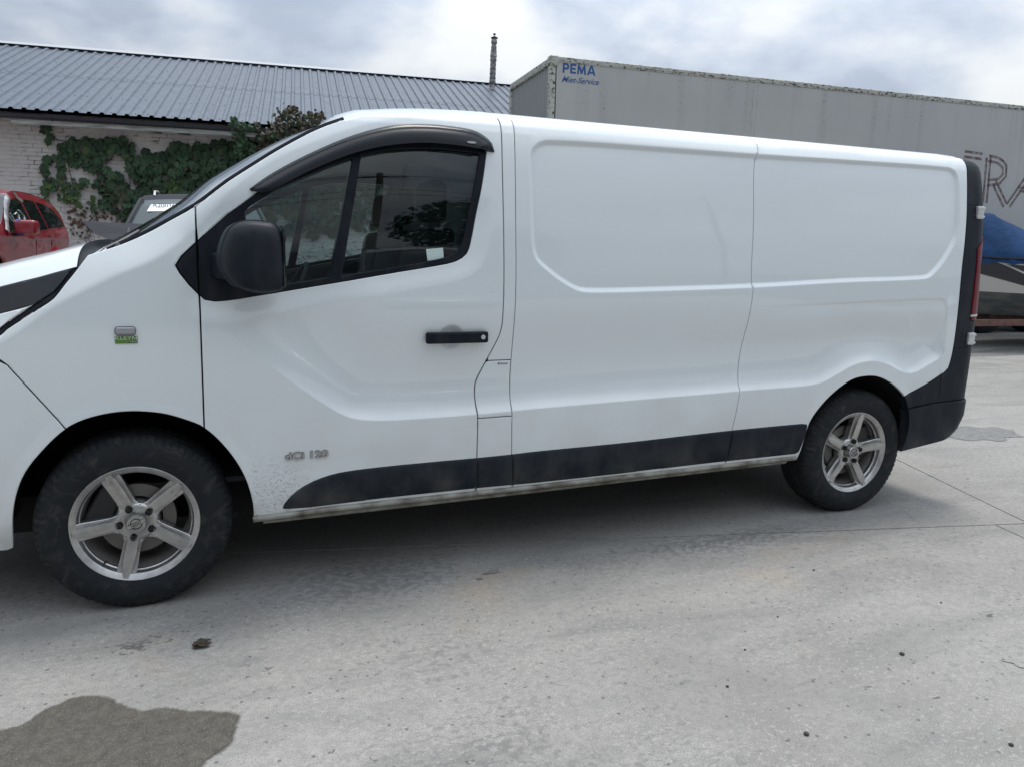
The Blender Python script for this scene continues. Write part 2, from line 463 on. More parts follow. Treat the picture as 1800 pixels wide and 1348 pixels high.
# ------------------------------------------------------------------ van outline tables, metres (x, z) on the side surface
D = {
    'seal': [[-0.0929, 1.3224], [0.008, 1.3593], [0.0881, 1.3984], [0.1722, 1.4483], [0.2562, 1.5003], [0.3448, 1.5717], [0.3727, 1.5941], [0.4635, 1.6578], [0.5501, 1.7169], [0.6702, 1.7903], [0.737, 1.8242], [0.8025, 1.851]],
    'doorgap': [[0.2599, 1.4994], [0.2595, 1.4253], [0.259, 1.3108], [0.2593, 1.1297], [0.2562, 0.8921], [0.2532, 0.695]],
    'farch': [[-0.3994, 0.2818], [-0.3794, 0.4382], [-0.3418, 0.5485], [-0.2854, 0.6293], [-0.1939, 0.7196], [-0.1137, 0.7563], [-0.005, 0.7717], [0.1052, 0.76], [0.1806, 0.7342], [0.2532, 0.695], [0.3317, 0.6009], [0.3847, 0.4961], [0.4101, 0.3888], [0.4133, 0.3048]],
    'bumpgap': [[-0.3749, 0.9732], [-0.3564, 0.9477], [-0.2758, 0.8359], [-0.1939, 0.7196]],
    'hl_top': [[-0.3555, 1.2129], [-0.2644, 1.238], [-0.1711, 1.2677], [-0.1279, 1.2778]],
    'band_out': [[-0.0954, 1.3205], [-0.1357, 1.2624], [-0.1693, 1.2179], [-0.2019, 1.1736], [-0.2406, 1.1447], [-0.3039, 1.1014], [-0.3517, 1.0678], [-0.3685, 1.0504]],
    'band_in': [[-0.1438, 1.2699], [-0.1738, 1.2275], [-0.2005, 1.1947], [-0.239, 1.1677], [-0.2863, 1.135], [-0.3337, 1.1023], [-0.3666, 1.0735]],
    'hl_bot': [[-0.3627, 1.1213], [-0.301, 1.1388], [-0.2604, 1.1523]],
    'tri': [[0.2574, 1.3711], [0.2082, 1.3228], [0.1869, 1.2897], [0.1987, 1.2637], [0.2277, 1.2216], [0.258, 1.1871]],
    'winlow': [[0.2607, 1.185], [0.2771, 1.1686], [0.3089, 1.1624], [0.3817, 1.1694], [0.5103, 1.1899], [0.7088, 1.2242], [0.9646, 1.2701], [1.1658, 1.3049], [1.234, 1.3218], [1.2779, 1.3522], [1.2982, 1.412], [1.3228, 1.5313], [1.3484, 1.644], [1.37, 1.7641]],
    'wintop': [[1.3603, 1.791], [1.3202, 1.8134], [1.2175, 1.824], [1.1166, 1.8232], [1.0085, 1.8106], [0.918, 1.7865], [0.8293, 1.7565], [0.699, 1.6948], [0.5722, 1.6245], [0.473, 1.5595], [0.4524, 1.5401], [0.4157, 1.5098], [0.3694, 1.4754], [0.3142, 1.4237], [0.262, 1.3762]],
    'glassq': [[0.4305, 1.49], [0.4471, 1.5091], [0.5436, 1.5732], [0.6629, 1.6336], [0.8259, 1.7047], [0.7266, 1.2495], [0.5294, 1.2144], [0.4949, 1.2122], [0.4307, 1.449]],
    'glassm': [[0.8609, 1.7176], [0.9802, 1.7453], [1.1453, 1.7607], [1.2373, 1.7597], [1.3167, 1.7569], [1.3361, 1.755], [1.3417, 1.744], [1.31, 1.5966], [1.2639, 1.3984], [1.2515, 1.3722], [1.2356, 1.3582], [1.2006, 1.3381], [1.0979, 1.3136], [0.7718, 1.2551]],
    'visout': [[0.4466, 1.5691], [0.5137, 1.6196], [0.6036, 1.6754], [0.7245, 1.7403], [0.8194, 1.7841], [0.9141, 1.8191], [1.0108, 1.8442], [1.1114, 1.8545], [1.2114, 1.8549], [1.3129, 1.8462], [1.3613, 1.8268], [1.3944, 1.7966], [1.4046, 1.7626]],
    'visin': [[1.3502, 1.7667], [1.3075, 1.7701], [1.2397, 1.7755], [1.1058, 1.7761], [0.9744, 1.759], [0.8783, 1.7351], [0.7835, 1.7014], [0.6611, 1.6434], [0.5704, 1.593], [0.5001, 1.5568], [0.4541, 1.5607]],
    'reargap': [[1.4343, 1.9182], [1.4441, 1.8942], [1.4431, 1.846], [1.4381, 1.6926], [1.4369, 1.485], [1.4374, 1.2758], [1.4357, 1.1343], [1.4323, 1.0413], [1.416, 0.9913], [1.3788, 0.9163], [1.349, 0.8594], [1.3269, 0.813], [1.3225, 0.762], [1.3267, 0.6657], [1.3279, 0.4913], [1.3301, 0.3437]],
    'bline': [[1.5455, 1.945], [1.503, 1.8878], [1.4985, 1.8008], [1.4939, 1.6494], [1.4908, 1.4868], [1.4909, 1.2764], [1.4891, 1.134], [1.4869, 0.9166], [1.4841, 0.7936], [1.4823, 0.694], [1.4879, 0.4937], [1.5, 0.34]],
    'flaptop': [[1.379, 0.9055], [1.4845, 0.9056]],
    'flapbot': [[1.3268, 0.6642], [1.4832, 0.6662]],
    'seam': [[2.8442, 1.9544], [2.7611, 1.899], [2.7441, 1.8409], [2.7255, 1.7569], [2.7174, 1.5205], [2.7102, 1.3151], [2.7133, 1.2344], [2.7068, 1.0851], [2.6911, 0.9064], [2.6748, 0.7195], [2.6591, 0.5833], [2.6473, 0.5173], [2.6405, 0.4236], [2.6373, 0.3574]],
    'rec': [[1.6406, 1.8324], [1.6082, 1.8217], [1.575, 1.7968], [1.5619, 1.7653], [1.5556, 1.5592], [1.5622, 1.3835], [1.5816, 1.3271], [1.6278, 1.2873], [1.6816, 1.2493], [1.7635, 1.2059], [1.8217, 1.1926], [2.1938, 1.1989], [2.7108, 1.2155], [3.275, 1.2437], [3.826, 1.2642], [3.8781, 1.2798], [3.956, 1.3457], [4.0258, 1.4343], [4.0534, 1.4863], [4.0686, 1.6044], [4.0742, 1.7957], [4.0562, 1.8424], [4.0075, 1.861], [3.2809, 1.8556], [2.7416, 1.8462], [2.2032, 1.8423], [1.8592, 1.8397]],
    'cladtop': [[0.5129, 0.3397], [0.5285, 0.3675], [0.5747, 0.4139], [0.6408, 0.4508], [0.7409, 0.4775], [0.9127, 0.4876], [1.1282, 0.4913], [1.3239, 0.4923], [1.4805, 0.4949], [1.5933, 0.4992], [2.05, 0.507], [2.6382, 0.5245], [3.1187, 0.5305]],
    'cladbot': [[0.515, 0.3382], [0.6262, 0.3342], [0.986, 0.3441], [1.3272, 0.3466], [1.6046, 0.3444], [2.0679, 0.3491], [2.5785, 0.3588], [3.0868, 0.3629]],
    'rarch': [[3.0946, 0.3601], [3.1266, 0.5282], [3.1873, 0.615], [3.2758, 0.6908], [3.3719, 0.7436], [3.4513, 0.7596], [3.5465, 0.7557], [3.6394, 0.723], [3.7117, 0.6793], [3.7632, 0.634], [3.8012, 0.5552], [3.8191, 0.4949], [3.8229, 0.3967], [3.806, 0.3216]],
    'rblack': [[3.7625, 0.6375], [3.9416, 0.7068], [4.0474, 0.7597], [4.0717, 0.7811], [4.0827, 0.819], [4.0935, 0.9073], [4.0974, 1.0329], [4.098, 1.2405], [4.1002, 1.3324], [4.1205, 1.5669], [4.1367, 1.7991], [4.1573, 1.8962], [4.2448, 1.9516]],
    'rout': [[4.1529, 1.934], [4.2361, 1.9214], [4.2689, 1.8635], [4.3011, 1.7711], [4.3031, 1.6681], [4.303, 1.5864], [4.296, 1.4759], [4.2931, 1.268], [4.2938, 1.0556], [4.2914, 0.9691], [4.2895, 0.8988], [4.2868, 0.8042], [4.2841, 0.6596], [4.2844, 0.6358], [4.2855, 0.5959], [4.2854, 0.4935], [4.2427, 0.407], [4.2054, 0.3739], [3.806, 0.3216]],
    'bumpline': [[3.7993, 0.564], [3.9907, 0.5856], [4.2854, 0.5961]],
    'seamlow': [[4.0936, 0.8868], [4.2895, 0.8984]],
    'seamup': [[4.1258, 1.6629], [4.3031, 1.6681]],
    'tail': [[4.2977, 1.5036], [4.1972, 1.4319], [4.1954, 1.3367], [4.1866, 1.1289], [4.1899, 1.0423], [4.2674, 1.0393], [4.2938, 1.1128], [4.2589, 1.3371]],
    'hingeu': [[4.1954, 1.6609], [4.3034, 1.5925]],
    'hingel': [[4.1943, 0.9746], [4.2897, 0.9064]],
    'crease': [[0.2398, 1.183], [0.285, 1.1316], [0.3497, 1.06], [0.465, 0.9423], [0.586, 0.8391], [0.6805, 0.7671], [0.7453, 0.7223], [0.8051, 0.6944], [0.8799, 0.6827], [0.9842, 0.6783], [1.3213, 0.6809], [1.4815, 0.6864], [1.5879, 0.6904], [2.0399, 0.702], [2.5389, 0.7126], [2.6751, 0.7172], [3.0925, 0.7249], [3.1905, 0.7394], [3.2861, 0.7782], [3.3815, 0.8182], [3.484, 0.8366], [3.5475, 0.8336], [3.6263, 0.8138], [3.7065, 0.779], [3.775, 0.7614], [3.841, 0.7689], [3.9259, 0.8034], [4.0092, 0.8435]],
    'rec2': [[2.9367, 1.1393], [3.4462, 1.1562], [3.9412, 1.1684], [4.002, 1.1575], [4.0203, 1.1174], [4.0249, 1.0556], [4.0251, 0.909]],
    'shoulder': [[-0.3175, 1.0485], [-0.1913, 1.1447], [-0.0124, 1.2421], [0.1347, 1.3128], [0.26, 1.4153], [0.3704, 1.5405], [0.4516, 1.6119], [0.5754, 1.6956], [0.7019, 1.7564], [0.8768, 1.8294], [1.0132, 1.8672]],
    'handle': [[1.0952, 1.0333], [1.3598, 1.0355], [1.359, 0.9902], [1.0986, 0.9893]],
    'cup': [[1.2066, 1.0172], [1.1439, 1.0185], [1.2777, 1.0157], [1.2065, 1.0662], [1.2068, 0.9561]],
    'dci': [[0.5249, 0.5487], [0.7159, 0.5445], [0.5257, 0.5764], [0.7163, 0.5741]],
    'rep': [[-0.0187, 1.0624], [0.0485, 1.0612], [0.0152, 1.0778], [0.0133, 1.0458]],
    'kl': [[-0.0198, 1.0304], [0.0502, 1.0289], [0.015, 1.0437], [0.0134, 1.0166]],
    'diesel': [[1.4236, 0.8919], [1.4639, 0.8905]],
    'paper': [[1.1019, 1.3656], [1.1725, 1.3728], [1.1766, 1.3277], [1.1081, 1.3199]],
    'sill': [[0.4128, 0.3213], [3.0828, 0.3471]],
    'mirror': [[0.3394, 1.3341], [0.3709, 1.4096], [0.4507, 1.441], [0.5143, 1.4333], [0.5309, 1.3306], [0.5301, 1.2666], [0.5215, 1.2175], [0.4414, 1.2108], [0.3521, 1.2487], [0.3005, 1.3238]],
}
_PZ=np.array([0.15,.30,.42,.56,.70,.85,1.0,1.15,1.3,1.45,1.6,1.72,1.80,1.846,1.876,1.901,1.918,1.930,1.946])
_PY=np.array([.02,-.015,-.032,-.042,-.046,-.046,-.044,-.041,-.035,-.024,-.006,.013,.029,.042,.056,.078,.106,.144,.235])
_zz=np.linspace(.1,2.0,1901)
_yy=np.interp(_zz,_PZ,_PY)
def _sm(a,n):
    k=np.hanning(2*n+3)[1:-1]; k/=k.sum(); return np.convolve(np.pad(a,(n,n),mode='edge'),k,'valid')
_y2=_sm(_yy,70); _y1=_sm(_yy,9)
_w=np.clip((_zz-1.80)/.05,0,1); _yy=_y2*(1-_w)+_y1*_w
def sstep(t):
    t=np.clip(t,0,1); return t*t*(3-2*t)
_XZ=[.2,.32,.38,.42,.5,.65,.81,1.06,1.27,1.48,1.6,1.68,1.78,1.876,1.937,1.96]
_XE=[4.00,4.12,4.215,4.256,4.288,4.284,4.287,4.294,4.293,4.296,4.304,4.303,4.301,4.302,4.285,4.26]
def xend(z): return np.interp(z,_XZ,_XE)
def base(x,z):
    x=np.asarray(x,float); z=np.asarray(z,float)
    y=np.interp(z,_zz,_yy)
    f=np.clip(-.05-x,0,None); y=y+.26*(f/.85)**2.3
    y=y+.04*sstep((z-1.25)/.6)*np.clip((1.2-x)/1.2,0,1)**1.5
    r=np.clip((x-(xend(z)-.10))/.14,0,.985); y=y+.14*(1-np.sqrt(1-r*r))*sstep((x-3.9)/.1)
    return y

# ------------------------------------------------------------------ the van's side surface (metres; x back from the front axle, z up)
YC = .933                                  # centre line
XR = max(p[0] for p in D['rec2'])
CREASE = D['crease'][3:] + [D['rec2'][-1], D['rec2'][-2], D['rec2'][-3]]
CREASE = smooth_line([[-.02, 1.37], [.12, 1.27]] + D['crease'][:3] + CREASE, .03)
_cx = np.array([c[0] for c in CREASE]); _cz = np.array([c[1] for c in CREASE])
_mono = np.maximum.accumulate(_cx) <= _cx + 1e-6
REC = smooth_line(D['rec'], .025, True)
REC2 = smooth_line([[2.6, 1.128]] + D['rec2'], .03)
SH = smooth_line([[-.9, .72], [-.6, .88]] + D['shoulder'], .03)
_sx = np.array([c[0] for c in SH]); _sz = np.array([c[1] for c in SH])
WL = smooth_line(D['winlow'], .02)
WIN = WL + D['wintop']
FARCH = smooth_line(D['farch'], .02); RARCH = smooth_line(D['rarch'], .02)
def wav(x, z):
    return .00055*np.sin(3.1*x+1.7*z)*np.sin(2.3*z-1.3*x+.7)+.0004*np.sin(7.3*x-2.1*z+1)*np.sin(6.1*z+.4)
def bodyY(x, z):
    x = np.asarray(x, float); z = np.asarray(z, float); sh = x.shape
    X = x.ravel(); Z = z.ravel()
    y = base(X, Z)+wav(X, Z)
    # swage line: sharp below, scooped above
    zc_ = np.interp(X, _cx[_mono], _cz[_mono])
    d = seg_dist(X, Z, CREASE); up = (Z > zc_) & (X < XR)
    dd = np.where(up, d, 0)
    dd = .5*(dd+np.sqrt(dd*dd+.006**2))-.003
    amp = sstep((X-.24)/.66)*.043*(1-sstep((Z-.93)/.2)*sstep((X-2.2)/1.3))
    prof = (1-np.exp(-dd/.046))*(1-sstep((dd-.13)/.36))
    y = y+amp*prof
    # upper pressed panel
    dr = np.where(inside(X, Z, REC), seg_dist(X, Z, REC, True), 0)
    y = y+.0165*sstep(dr/.024)
    # lower rear pressing, fading to the left
    d2 = seg_dist(X, Z, REC2)
    _r = D['rec2']
    in2 = (Z < np.interp(X, [2.6, _r[0][0], _r[2][0], _r[3][0]], [1.128, _r[0][1], _r[2][1], _r[3][1]])) & (X < np.interp(Z, [_r[6][1], _r[5][1], _r[4][1]], [_r[6][0], _r[5][0], _r[4][0]])) & (X > 2.5)
    y = y+np.where(in2, .0065*sstep(d2/.018)*(1-sstep((d2-.03)/.3))*sstep((X-2.7)/.8), 0)
    # shoulder under the windscreen and over the door
    ds = np.where(Z > np.interp(X, _sx, _sz), seg_dist(X, Z, SH), 0)
    sl = np.interp(X, [-.9, .1, .35, 1.0, 1.06], [.50, .42, .30, .26, .0])
    y = y+sl*(np.sqrt(ds*ds+.012**2)-.012)
    # ledge below the window
    dw = np.where(inside(X, Z, WIN), 0, seg_dist(X, Z, WIN, True))
    y = y+.013*(1-sstep(dw/.085))*sstep((1.6-Z)/.15)*np.where(X > .26, 1, .55)
    # arch lips
    for A_, c in ((FARCH, (.02, .34)), (RARCH, (3.5, .34))):
        da = seg_dist(X, Z, A_)
        y = y-.006*(1-sstep((da)/.05))*sstep((Z-.3)/.1)
    # handle cup
    rc = np.hypot((X-1.2122), (Z-1.010))/.058
    y = y+.015*sstep((1-rc)*1.6)
    # small dent at the rear of the door
    rd = np.hypot((X-1.385)/.02, (Z-1.19)/.008)
    y = y+.0015*np.exp(-rd*rd)
    return y.reshape(sh)
BODY[0] = bodyY
_recs = REC if area(REC) > 0 else REC[::-1]
FEATS.append((_recs, True, (-.004, 0, .005, .010, .0145, .019, .0235, .028), .036))
FEATS.append(([c for c in CREASE if c[0] > .27], False, (-.008, -.002, .003, .008, .015, .024, .036, .052, .072), .082))
FEATS.append((REC2, False, (-.018, -.012, -.007, -.002, .003), .022))
def Yb(x, z): return float(bodyY(np.array([x]), np.array([z]))[0])
def cut(line, z0=None, z1=None):
    return [p for p in line if (z0 is None or p[1] >= z0) and (z1 is None or p[1] <= z1)]
rev = lambda l: list(l)[::-1]

van = empty('delivery_van', (0, 0, 0), 0, 'white panel van with black door mirror, silver five spoke wheels and dirty lower side', 'van')
SEAL = smooth_line(D['seal'], .03)
GAP = smooth_line(D['doorgap'], .04)
GX, BX, SX = D['reargap'][1][0]-.004, D['bline'][1][0]+.002, D['seam'][1][0]-.003
RGAP = smooth_line([[GX, 1.9245]] + D['reargap'][1:], .02)
BL = smooth_line([[BX, 1.9255]] + D['bline'][1:], .03)
SEAM = smooth_line([[SX, 1.9255]] + D['seam'][1:], .03)
RB = smooth_line(D['rblack'][:-1] + [[4.186, 1.9250]], .02)
farch = FARCH; rarch = RARCH
fa_i = min(range(len(farch)), key=lambda i: abs(farch[i][0]+.1941)+abs(farch[i][1]-.7194))     # bumper joint
fa_j = min(range(len(farch)), key=lambda i: abs(farch[i][0]-.2532)+abs(farch[i][1]-.6949))     # door joint
BAND = smooth_line(D['band_out'], .02)      # from cowl corner down to x=-.37
HOODK = BAND[0]
body_parts = []
def P_(name, outline, m=M['white'], Y=bodyY, **k):
    o = panel(name, outline, Y, m, van, **k); body_parts.append(o); return o
# front wing
bump_line = [[-.86, 1.0], [-.62, .975], [-.42, .968], [-.3771, .9585]] + D['bumpgap'][1:]
wing = SEAL[:] + [GAP[0]] + cut(GAP, 1.372, 1.50) + D['tri'] + cut(GAP, None, 1.184) \
    + rev(farch[fa_i:fa_j+1]) + rev(D['bumpgap'][1:3]) + [[-.40, .985], [-.52, .99], [-.60, 1.0]] + [[-.60, 1.005], [-.50, 1.01]] + rev(BAND)
P_('front_wing', wing, gap=.003)
# bumper side
bump = [(-.90, .93), (-.62, .955), (-.46, .962), (-.3771, .9595)] + D['bumpgap'][1:] + rev(farch[:fa_i]) + [(-.42, .272), (-.6, .262), (-.90, .25)]
P_('front_bumper', bump)
# headlight
hl = [(-.62, 1.135)] + D['hl_top'] + D['band_in'][:5] + [(-.2648, 1.1508), (-.3055, 1.1372), (-.3673, 1.1197), (-.62, 1.04)]
P_('headlight', hl, M['hl'], gap=.001, off=.004)
filler = [(-.2648, 1.1508), (-.2905, 1.1334), (-.3378, 1.1007), (-.3704, 1.0719), (-.46, 1.03), (-.62, .995), (-.62, 1.035), (-.3673, 1.1197), (-.3055, 1.1372)]
P_('bumper_corner', filler, gap=.001)
band = D['band_in'][:1] + D['band_in'][1:] + [(-.46, 1.03), (-.62, .995), (-.62, .955), (-.50, .985)] + rev(D['band_out'])[0:7] + [(-.1333, 1.2768)]
P_('headlight_seal', band, M['trim'], gap=.0005, off=.009)
P_('bumper_wedge', [(-.62, .985), (-.40, .98), (-.3640, .953), (-.3771, .9595), (-.62, .957)], M['trim'], gap=.001, off=.008)
# windscreen pillar trim on the wing
P_('quarter_trim', D['tri'] + [(.2585, 1.21), (.2585, 1.35)], M['trim'], gap=.002, off=.003)
# driver's door
door = [p for p in SEAL if p[0] > .262] + [(.889, 1.8790), (1.024, 1.8980), (1.164, 1.9120), (1.306, 1.9200), (1.42, 1.9245)] + RGAP \
    + [(1.331, .322), (.9, .320), (.4133, .312)] + rev(farch[fa_j:]) + cut(rev(GAP), None, 1.182) + WL + D['wintop'] + cut(rev(GAP), 1.378, None)
P_('front_door', door, gap=.0028, fine=.0068)
winframe = WL + D['wintop']
GQ = smooth_line(D['glassq'][:4], .03) + D['glassq'][4:]
GM = smooth_line(D['glassm'][:4], .03)+D['glassm'][4:7]+smooth_line(D['glassm'][7:13], .03)+[D['glassm'][13]]
P_('window_frame', winframe, M['trim'], holes=[D['glassq'], GM], gap=.0, off=.004, flange=.05)
def glassY(x, z):
    d = np.clip(np.asarray(z, float)-1.2, 0, None)
    return base(x, z)-base(2+0*np.asarray(x, float), z)-.006+.0*d+.235*d**3
def flatglass(name, poly, off, m):
    return P_(name, poly, m, gap=-.006, off=off, rim=False, flange=.001, Y=glassY, step=.03, fine=.015)
flatglass('quarter_glass', D['glassq'], .0, M['glass'])
flatglass('side_glass', GM, .0, M['glass'])
# pillar strip, fuel flap, lower rocker
strip = [(RGAP[0][0], 1.9245)] + [(1.50, 1.9250), (BX, 1.9255)] + cut(BL, .905, 1.9240) + [(1.4869, .9047), (1.3812, .9045)] + rev(cut(RGAP, .916, 1.9160))
P_('centre_pillar', strip, gap=.0018)
flap = [(1.3812, .9045), (1.4869, .9047)] + cut(BL, .672, .90) + [(1.4832, .6661), (1.3268, .6642)] + rev(cut(RGAP, .67, .90))
P_('fuel_flap', flap, gap=.0022)
low = [(1.3268, .6642), (1.4832, .6661)] + cut(BL, .34, .66) + [(1.5, .33), (1.33, .325)] + rev(cut(RGAP, .345, .66))
P_('rocker_panel', low, gap=.0018)
side = [(BX, 1.9255), (2.2, 1.9260), (SX, 1.9265)] + SEAM + [(2.637, .335), (1.50, .325)] + rev(cut(BL, .345, 1.9210))
P_('side_panel', side, gap=.0015)
ra = rarch
i_top = min(range(len(ra)), key=lambda i: abs(ra[i][0]-3.7633)+abs(ra[i][1]-.634))
rear = [(SX, 1.9255), (3.6, 1.9265), (4.18, 1.9262)] + [p for p in rev(RB) if p[1] < 1.9210] + rev(ra[:i_top]) + [(3.09, .335), (2.64, .335)] + rev(SEAM)
P_('rear_quarter_panel', rear, gap=.0015)
# black sill cladding, standing proud of the paint
ct = smooth_line(D['cladtop'], .03); cb = D['cladbot']
def cut_x(line, a, b): return [p for p in line if a < p[0] < b]
def clad(x0, x1, x0b=None, x1b=None):
    x0b = x0 if x0b is None else x0b; x1b = x1 if x1b is None else x1b
    tz = lambda x: float(np.interp(x, [p[0] for p in ct], [p[1] for p in ct])); bz = lambda x: float(np.interp(x, [p[0] for p in cb], [p[1] for p in cb]))
    return [(x0, tz(x0))]+cut_x(ct, x0+.01, x1-.01)+[(x1, tz(x1)), (x1b, bz(x1b))]+rev(cut_x(cb, x0b+.01, x1b-.01))+[(x0b, bz(x0b))]
def cladY(x, z):
    y = base(x, z); zt = np.interp(x, [p[0] for p in ct], [p[1] for p in ct]); zb = np.interp(x, [p[0] for p in cb], [p[1] for p in cb])
    return y-.011+.010*np.exp(-np.clip(zt-z, 0, 1)/.012)+.012*np.exp(-np.clip(z-zb, 0, 1)/.02)
for a in ((.5145, 1.3255), (1.3315, 1.4855, 1.3335, 1.4975), (1.490, 2.644, 1.502, 2.632), (2.650, 3.118, 2.638, 3.086)):
    P_('sill_cladding', clad(*a), M['plastic'], Y=cladY, gap=.0012, flange=.025, lip=.005)
for xt, xb in ((1.3285, 1.330), (1.4878, 1.500), (2.647, 2.635)):
    zt_ = float(np.interp(xt, [p[0] for p in ct], [p[1] for p in ct])); zb_ = float(np.interp(xb, [p[0] for p in cb], [p[1] for p in cb]))
    P_('cladding_joint', [(xt-.0042, zt_-.002), (xt+.0042, zt_-.002), (xb+.0042, zb_+.002), (xb-.0042, zb_+.002)], M['rubber'], Y=base, off=-.0035, gap=0, rim=False, flange=.001)
# rear corner pillar and bumper corner
RO = [(4.262, 1.9240), (4.285, 1.886), (4.295, 1.846)] + D['rout'][3:]
RO = smooth_line(RO[:-1], .02) + [D['rout'][-1]]
ro = lambda a, b: [p for p in RO if a < p[1] < b and p[0] > 4.2]
rb = lambda a, b: [p for p in RB if a < p[1] < b]
up = [(4.192, 1.9245)] + [(4.262, 1.9240)] + ro(1.676, 1.9160) + [tuple(D['seamup'][1]), tuple(D['seamup'][0])] + rb(1.675, 1.9210)
P_('upper_corner_trim', up, M['plastic'], gap=.001, flange=.05)
tl = D['tail']
_t = D['tail']; tl = [(p[0]+(.010 if i in (1, 2, 3, 4) else 0), p[1]) for i, p in enumerate(_t)]
mid = [tuple(D['seamup'][0]), tuple(D['seamup'][1])] + ro(1.512, 1.67) + [tl[0]] + tl[1:6] + [(tl[5][0]+.004, 1.03)] + ro(.912, 1.02) + [tuple(D['seamlow'][1]), tuple(D['seamlow'][0])] + rb(.89, 1.668)
P_('corner_trim', mid, M['plastic'], gap=.0008, flange=.05)
P_('tail_light', tl, M['red'], gap=.0008, off=-.004, flange=.05, fine=.006)
P_('reflector_strip', [(tl[3][0]-.002, 1.073), (tl[6][0]+.003, 1.075), (tl[6][0]+.003, 1.066), (tl[3][0]-.003, 1.063)], M['chrome'], gap=0, off=-.007, fine=.01, lip=.001)
# wrap the rear bumper
bl = D['bumpline']
lowc = [(4.1006, .8859), (4.2574, .9022)] + ro(.61, .90) + [(4.2406, .6048), (3.9907, .5856), (3.7993, .564)] + [(3.795, .57)] + rev([p for p in RB if p[1] < .884])[::-1]
lowc = [tuple(D['seamlow'][0]), tuple(D['seamlow'][1])] + ro(.615, .895) + [tuple(D['bumpline'][2]), (3.9907, .5856), (3.803, .5655)] + [p for p in RB if p[1] < .884]
P_('rear_bumper_corner', lowc, M['plastic'], gap=.001, flange=.04)
def bumpY(x, z): return base(x, z)-.012*sstep((.61-z)/.03)
lb = [(3.803, .5655), (3.9907, .5856), tuple(D['bumpline'][2])] + [(D['rout'][14][0]+.001, .56), tuple(D['rout'][15]), (D['rout'][16][0]+.014, .45), tuple(D['rout'][16]), tuple(D['rout'][17]), (4.02, .350), (3.806, .3216)] + [p for p in rev(ra) if p[1] < .56 and p[0] > 3.7][1:]
P_('rear_bumper', lb, M['plastic'], Y=bumpY, gap=.001, flange=.06)
# dark inner skin so that every shut line shows shadow
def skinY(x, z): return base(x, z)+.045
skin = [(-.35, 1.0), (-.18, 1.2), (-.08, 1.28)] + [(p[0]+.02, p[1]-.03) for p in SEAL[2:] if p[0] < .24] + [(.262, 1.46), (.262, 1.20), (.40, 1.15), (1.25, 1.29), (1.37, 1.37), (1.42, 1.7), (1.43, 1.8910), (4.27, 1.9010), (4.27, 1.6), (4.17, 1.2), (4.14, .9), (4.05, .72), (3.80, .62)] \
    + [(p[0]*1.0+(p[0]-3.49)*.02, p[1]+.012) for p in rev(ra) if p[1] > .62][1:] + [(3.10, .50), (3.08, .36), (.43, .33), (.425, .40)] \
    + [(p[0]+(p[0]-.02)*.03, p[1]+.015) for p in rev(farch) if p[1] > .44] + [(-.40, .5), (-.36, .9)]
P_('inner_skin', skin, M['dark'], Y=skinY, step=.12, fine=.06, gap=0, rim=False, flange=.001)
# ---- far side of the van: the same pressings mirrored
for o in list(body_parts):
    c = o.copy(); COL.objects.link(c); c.parent = van; c.scale = (1, -1, 1); c.location = (0, 2*YC, 0)
# ---- windscreen, roof, bonnet
def loft(name, rows, m, sharp=None):
    n_ = len(rows[0]); V = [p for r in rows for p in r]
    F_ = [(i*n_+j, i*n_+j+1, (i+1)*n_+j+1, (i+1)*n_+j) for i in range(len(rows)-1) for j in range(n_-1)]
    o = mesh(name, V, F_, m, van, True)
    if sharp: o.data.set_sharp_from_angle(angle=R(sharp))
    return o
ss = np.linspace(-1, 1, 41)
ws = smooth_line(D['seal'][1:], .05)
rows = []; e1 = []
for (x, z) in ws:
    y0 = Yb(x, z)+.020
    f = (x-.0)/.8
    b = .13-.045*f
    pw = 2.2
    rows.append([(x-.004-b*.72*(1-abs(s)**pw), y0+(s+1)*(YC-y0), z-.004+b*.55*(1-abs(s)**pw)*(1-.15*f)*(.3+.7*min(1, max(0, f)*2.2))) for s in ss])
    e1.append((x, Yb(x, z)+.010, z+.002))
loft('windscreen', rows, M['wind'])
tube('windscreen_seal', e1, .009, M['trim'], van, 6)
tube('windscreen_seal', [(x, 2*YC-y, z) for x, y, z in e1], .009, M['trim'], van, 6)
hdr = [rows[-1][i] for i in range(len(ss))]
def rooftop(x):
    return float(np.interp(x, [.82, .889, 1.024, 1.164, 1.306, 1.42, 4.35], [D['seal'][-1][1], 1.8790, 1.8980, 1.9120, 1.9200, 1.9245, 1.9260]))
rr = [hdr]
for x in [.84, .889, .95, 1.024, 1.1, 1.164, 1.306, 1.42, 1.6, 2, 2.5, 2.836, 3.2, 3.7, 4.10, 4.18]:
    z0 = rooftop(x); y0 = Yb(min(x, 4.12), z0)+.0005; z0 -= .002
    k = max(0., (1.1-x)/.28)
    h = .045
    rr.append([(x-.05*k*(1-abs(s)**2.2), y0+(s+1)*(YC-y0), z0+h*(1-abs(s)**7)**1.0-.0+.02*(1-s*s)) for s in ss])
rr.append([(4.186, p[1]+(YC-p[1])*.04, p[2]-.03) for p in rr[-1]])
ro_ = loft('roof', rr, M['white'])
rt = [[(x_, p[1]+(YC-p[1])*k_, p[2]-dz_) for p in rr[-2]] for x_, k_, dz_ in ((4.184, .0, .001), (4.22, .006, .002), (4.255, .018, .008), (4.275, .035, .03), (4.280, .04, .10))]
loft('roof_end_trim', rt, M['plastic'])
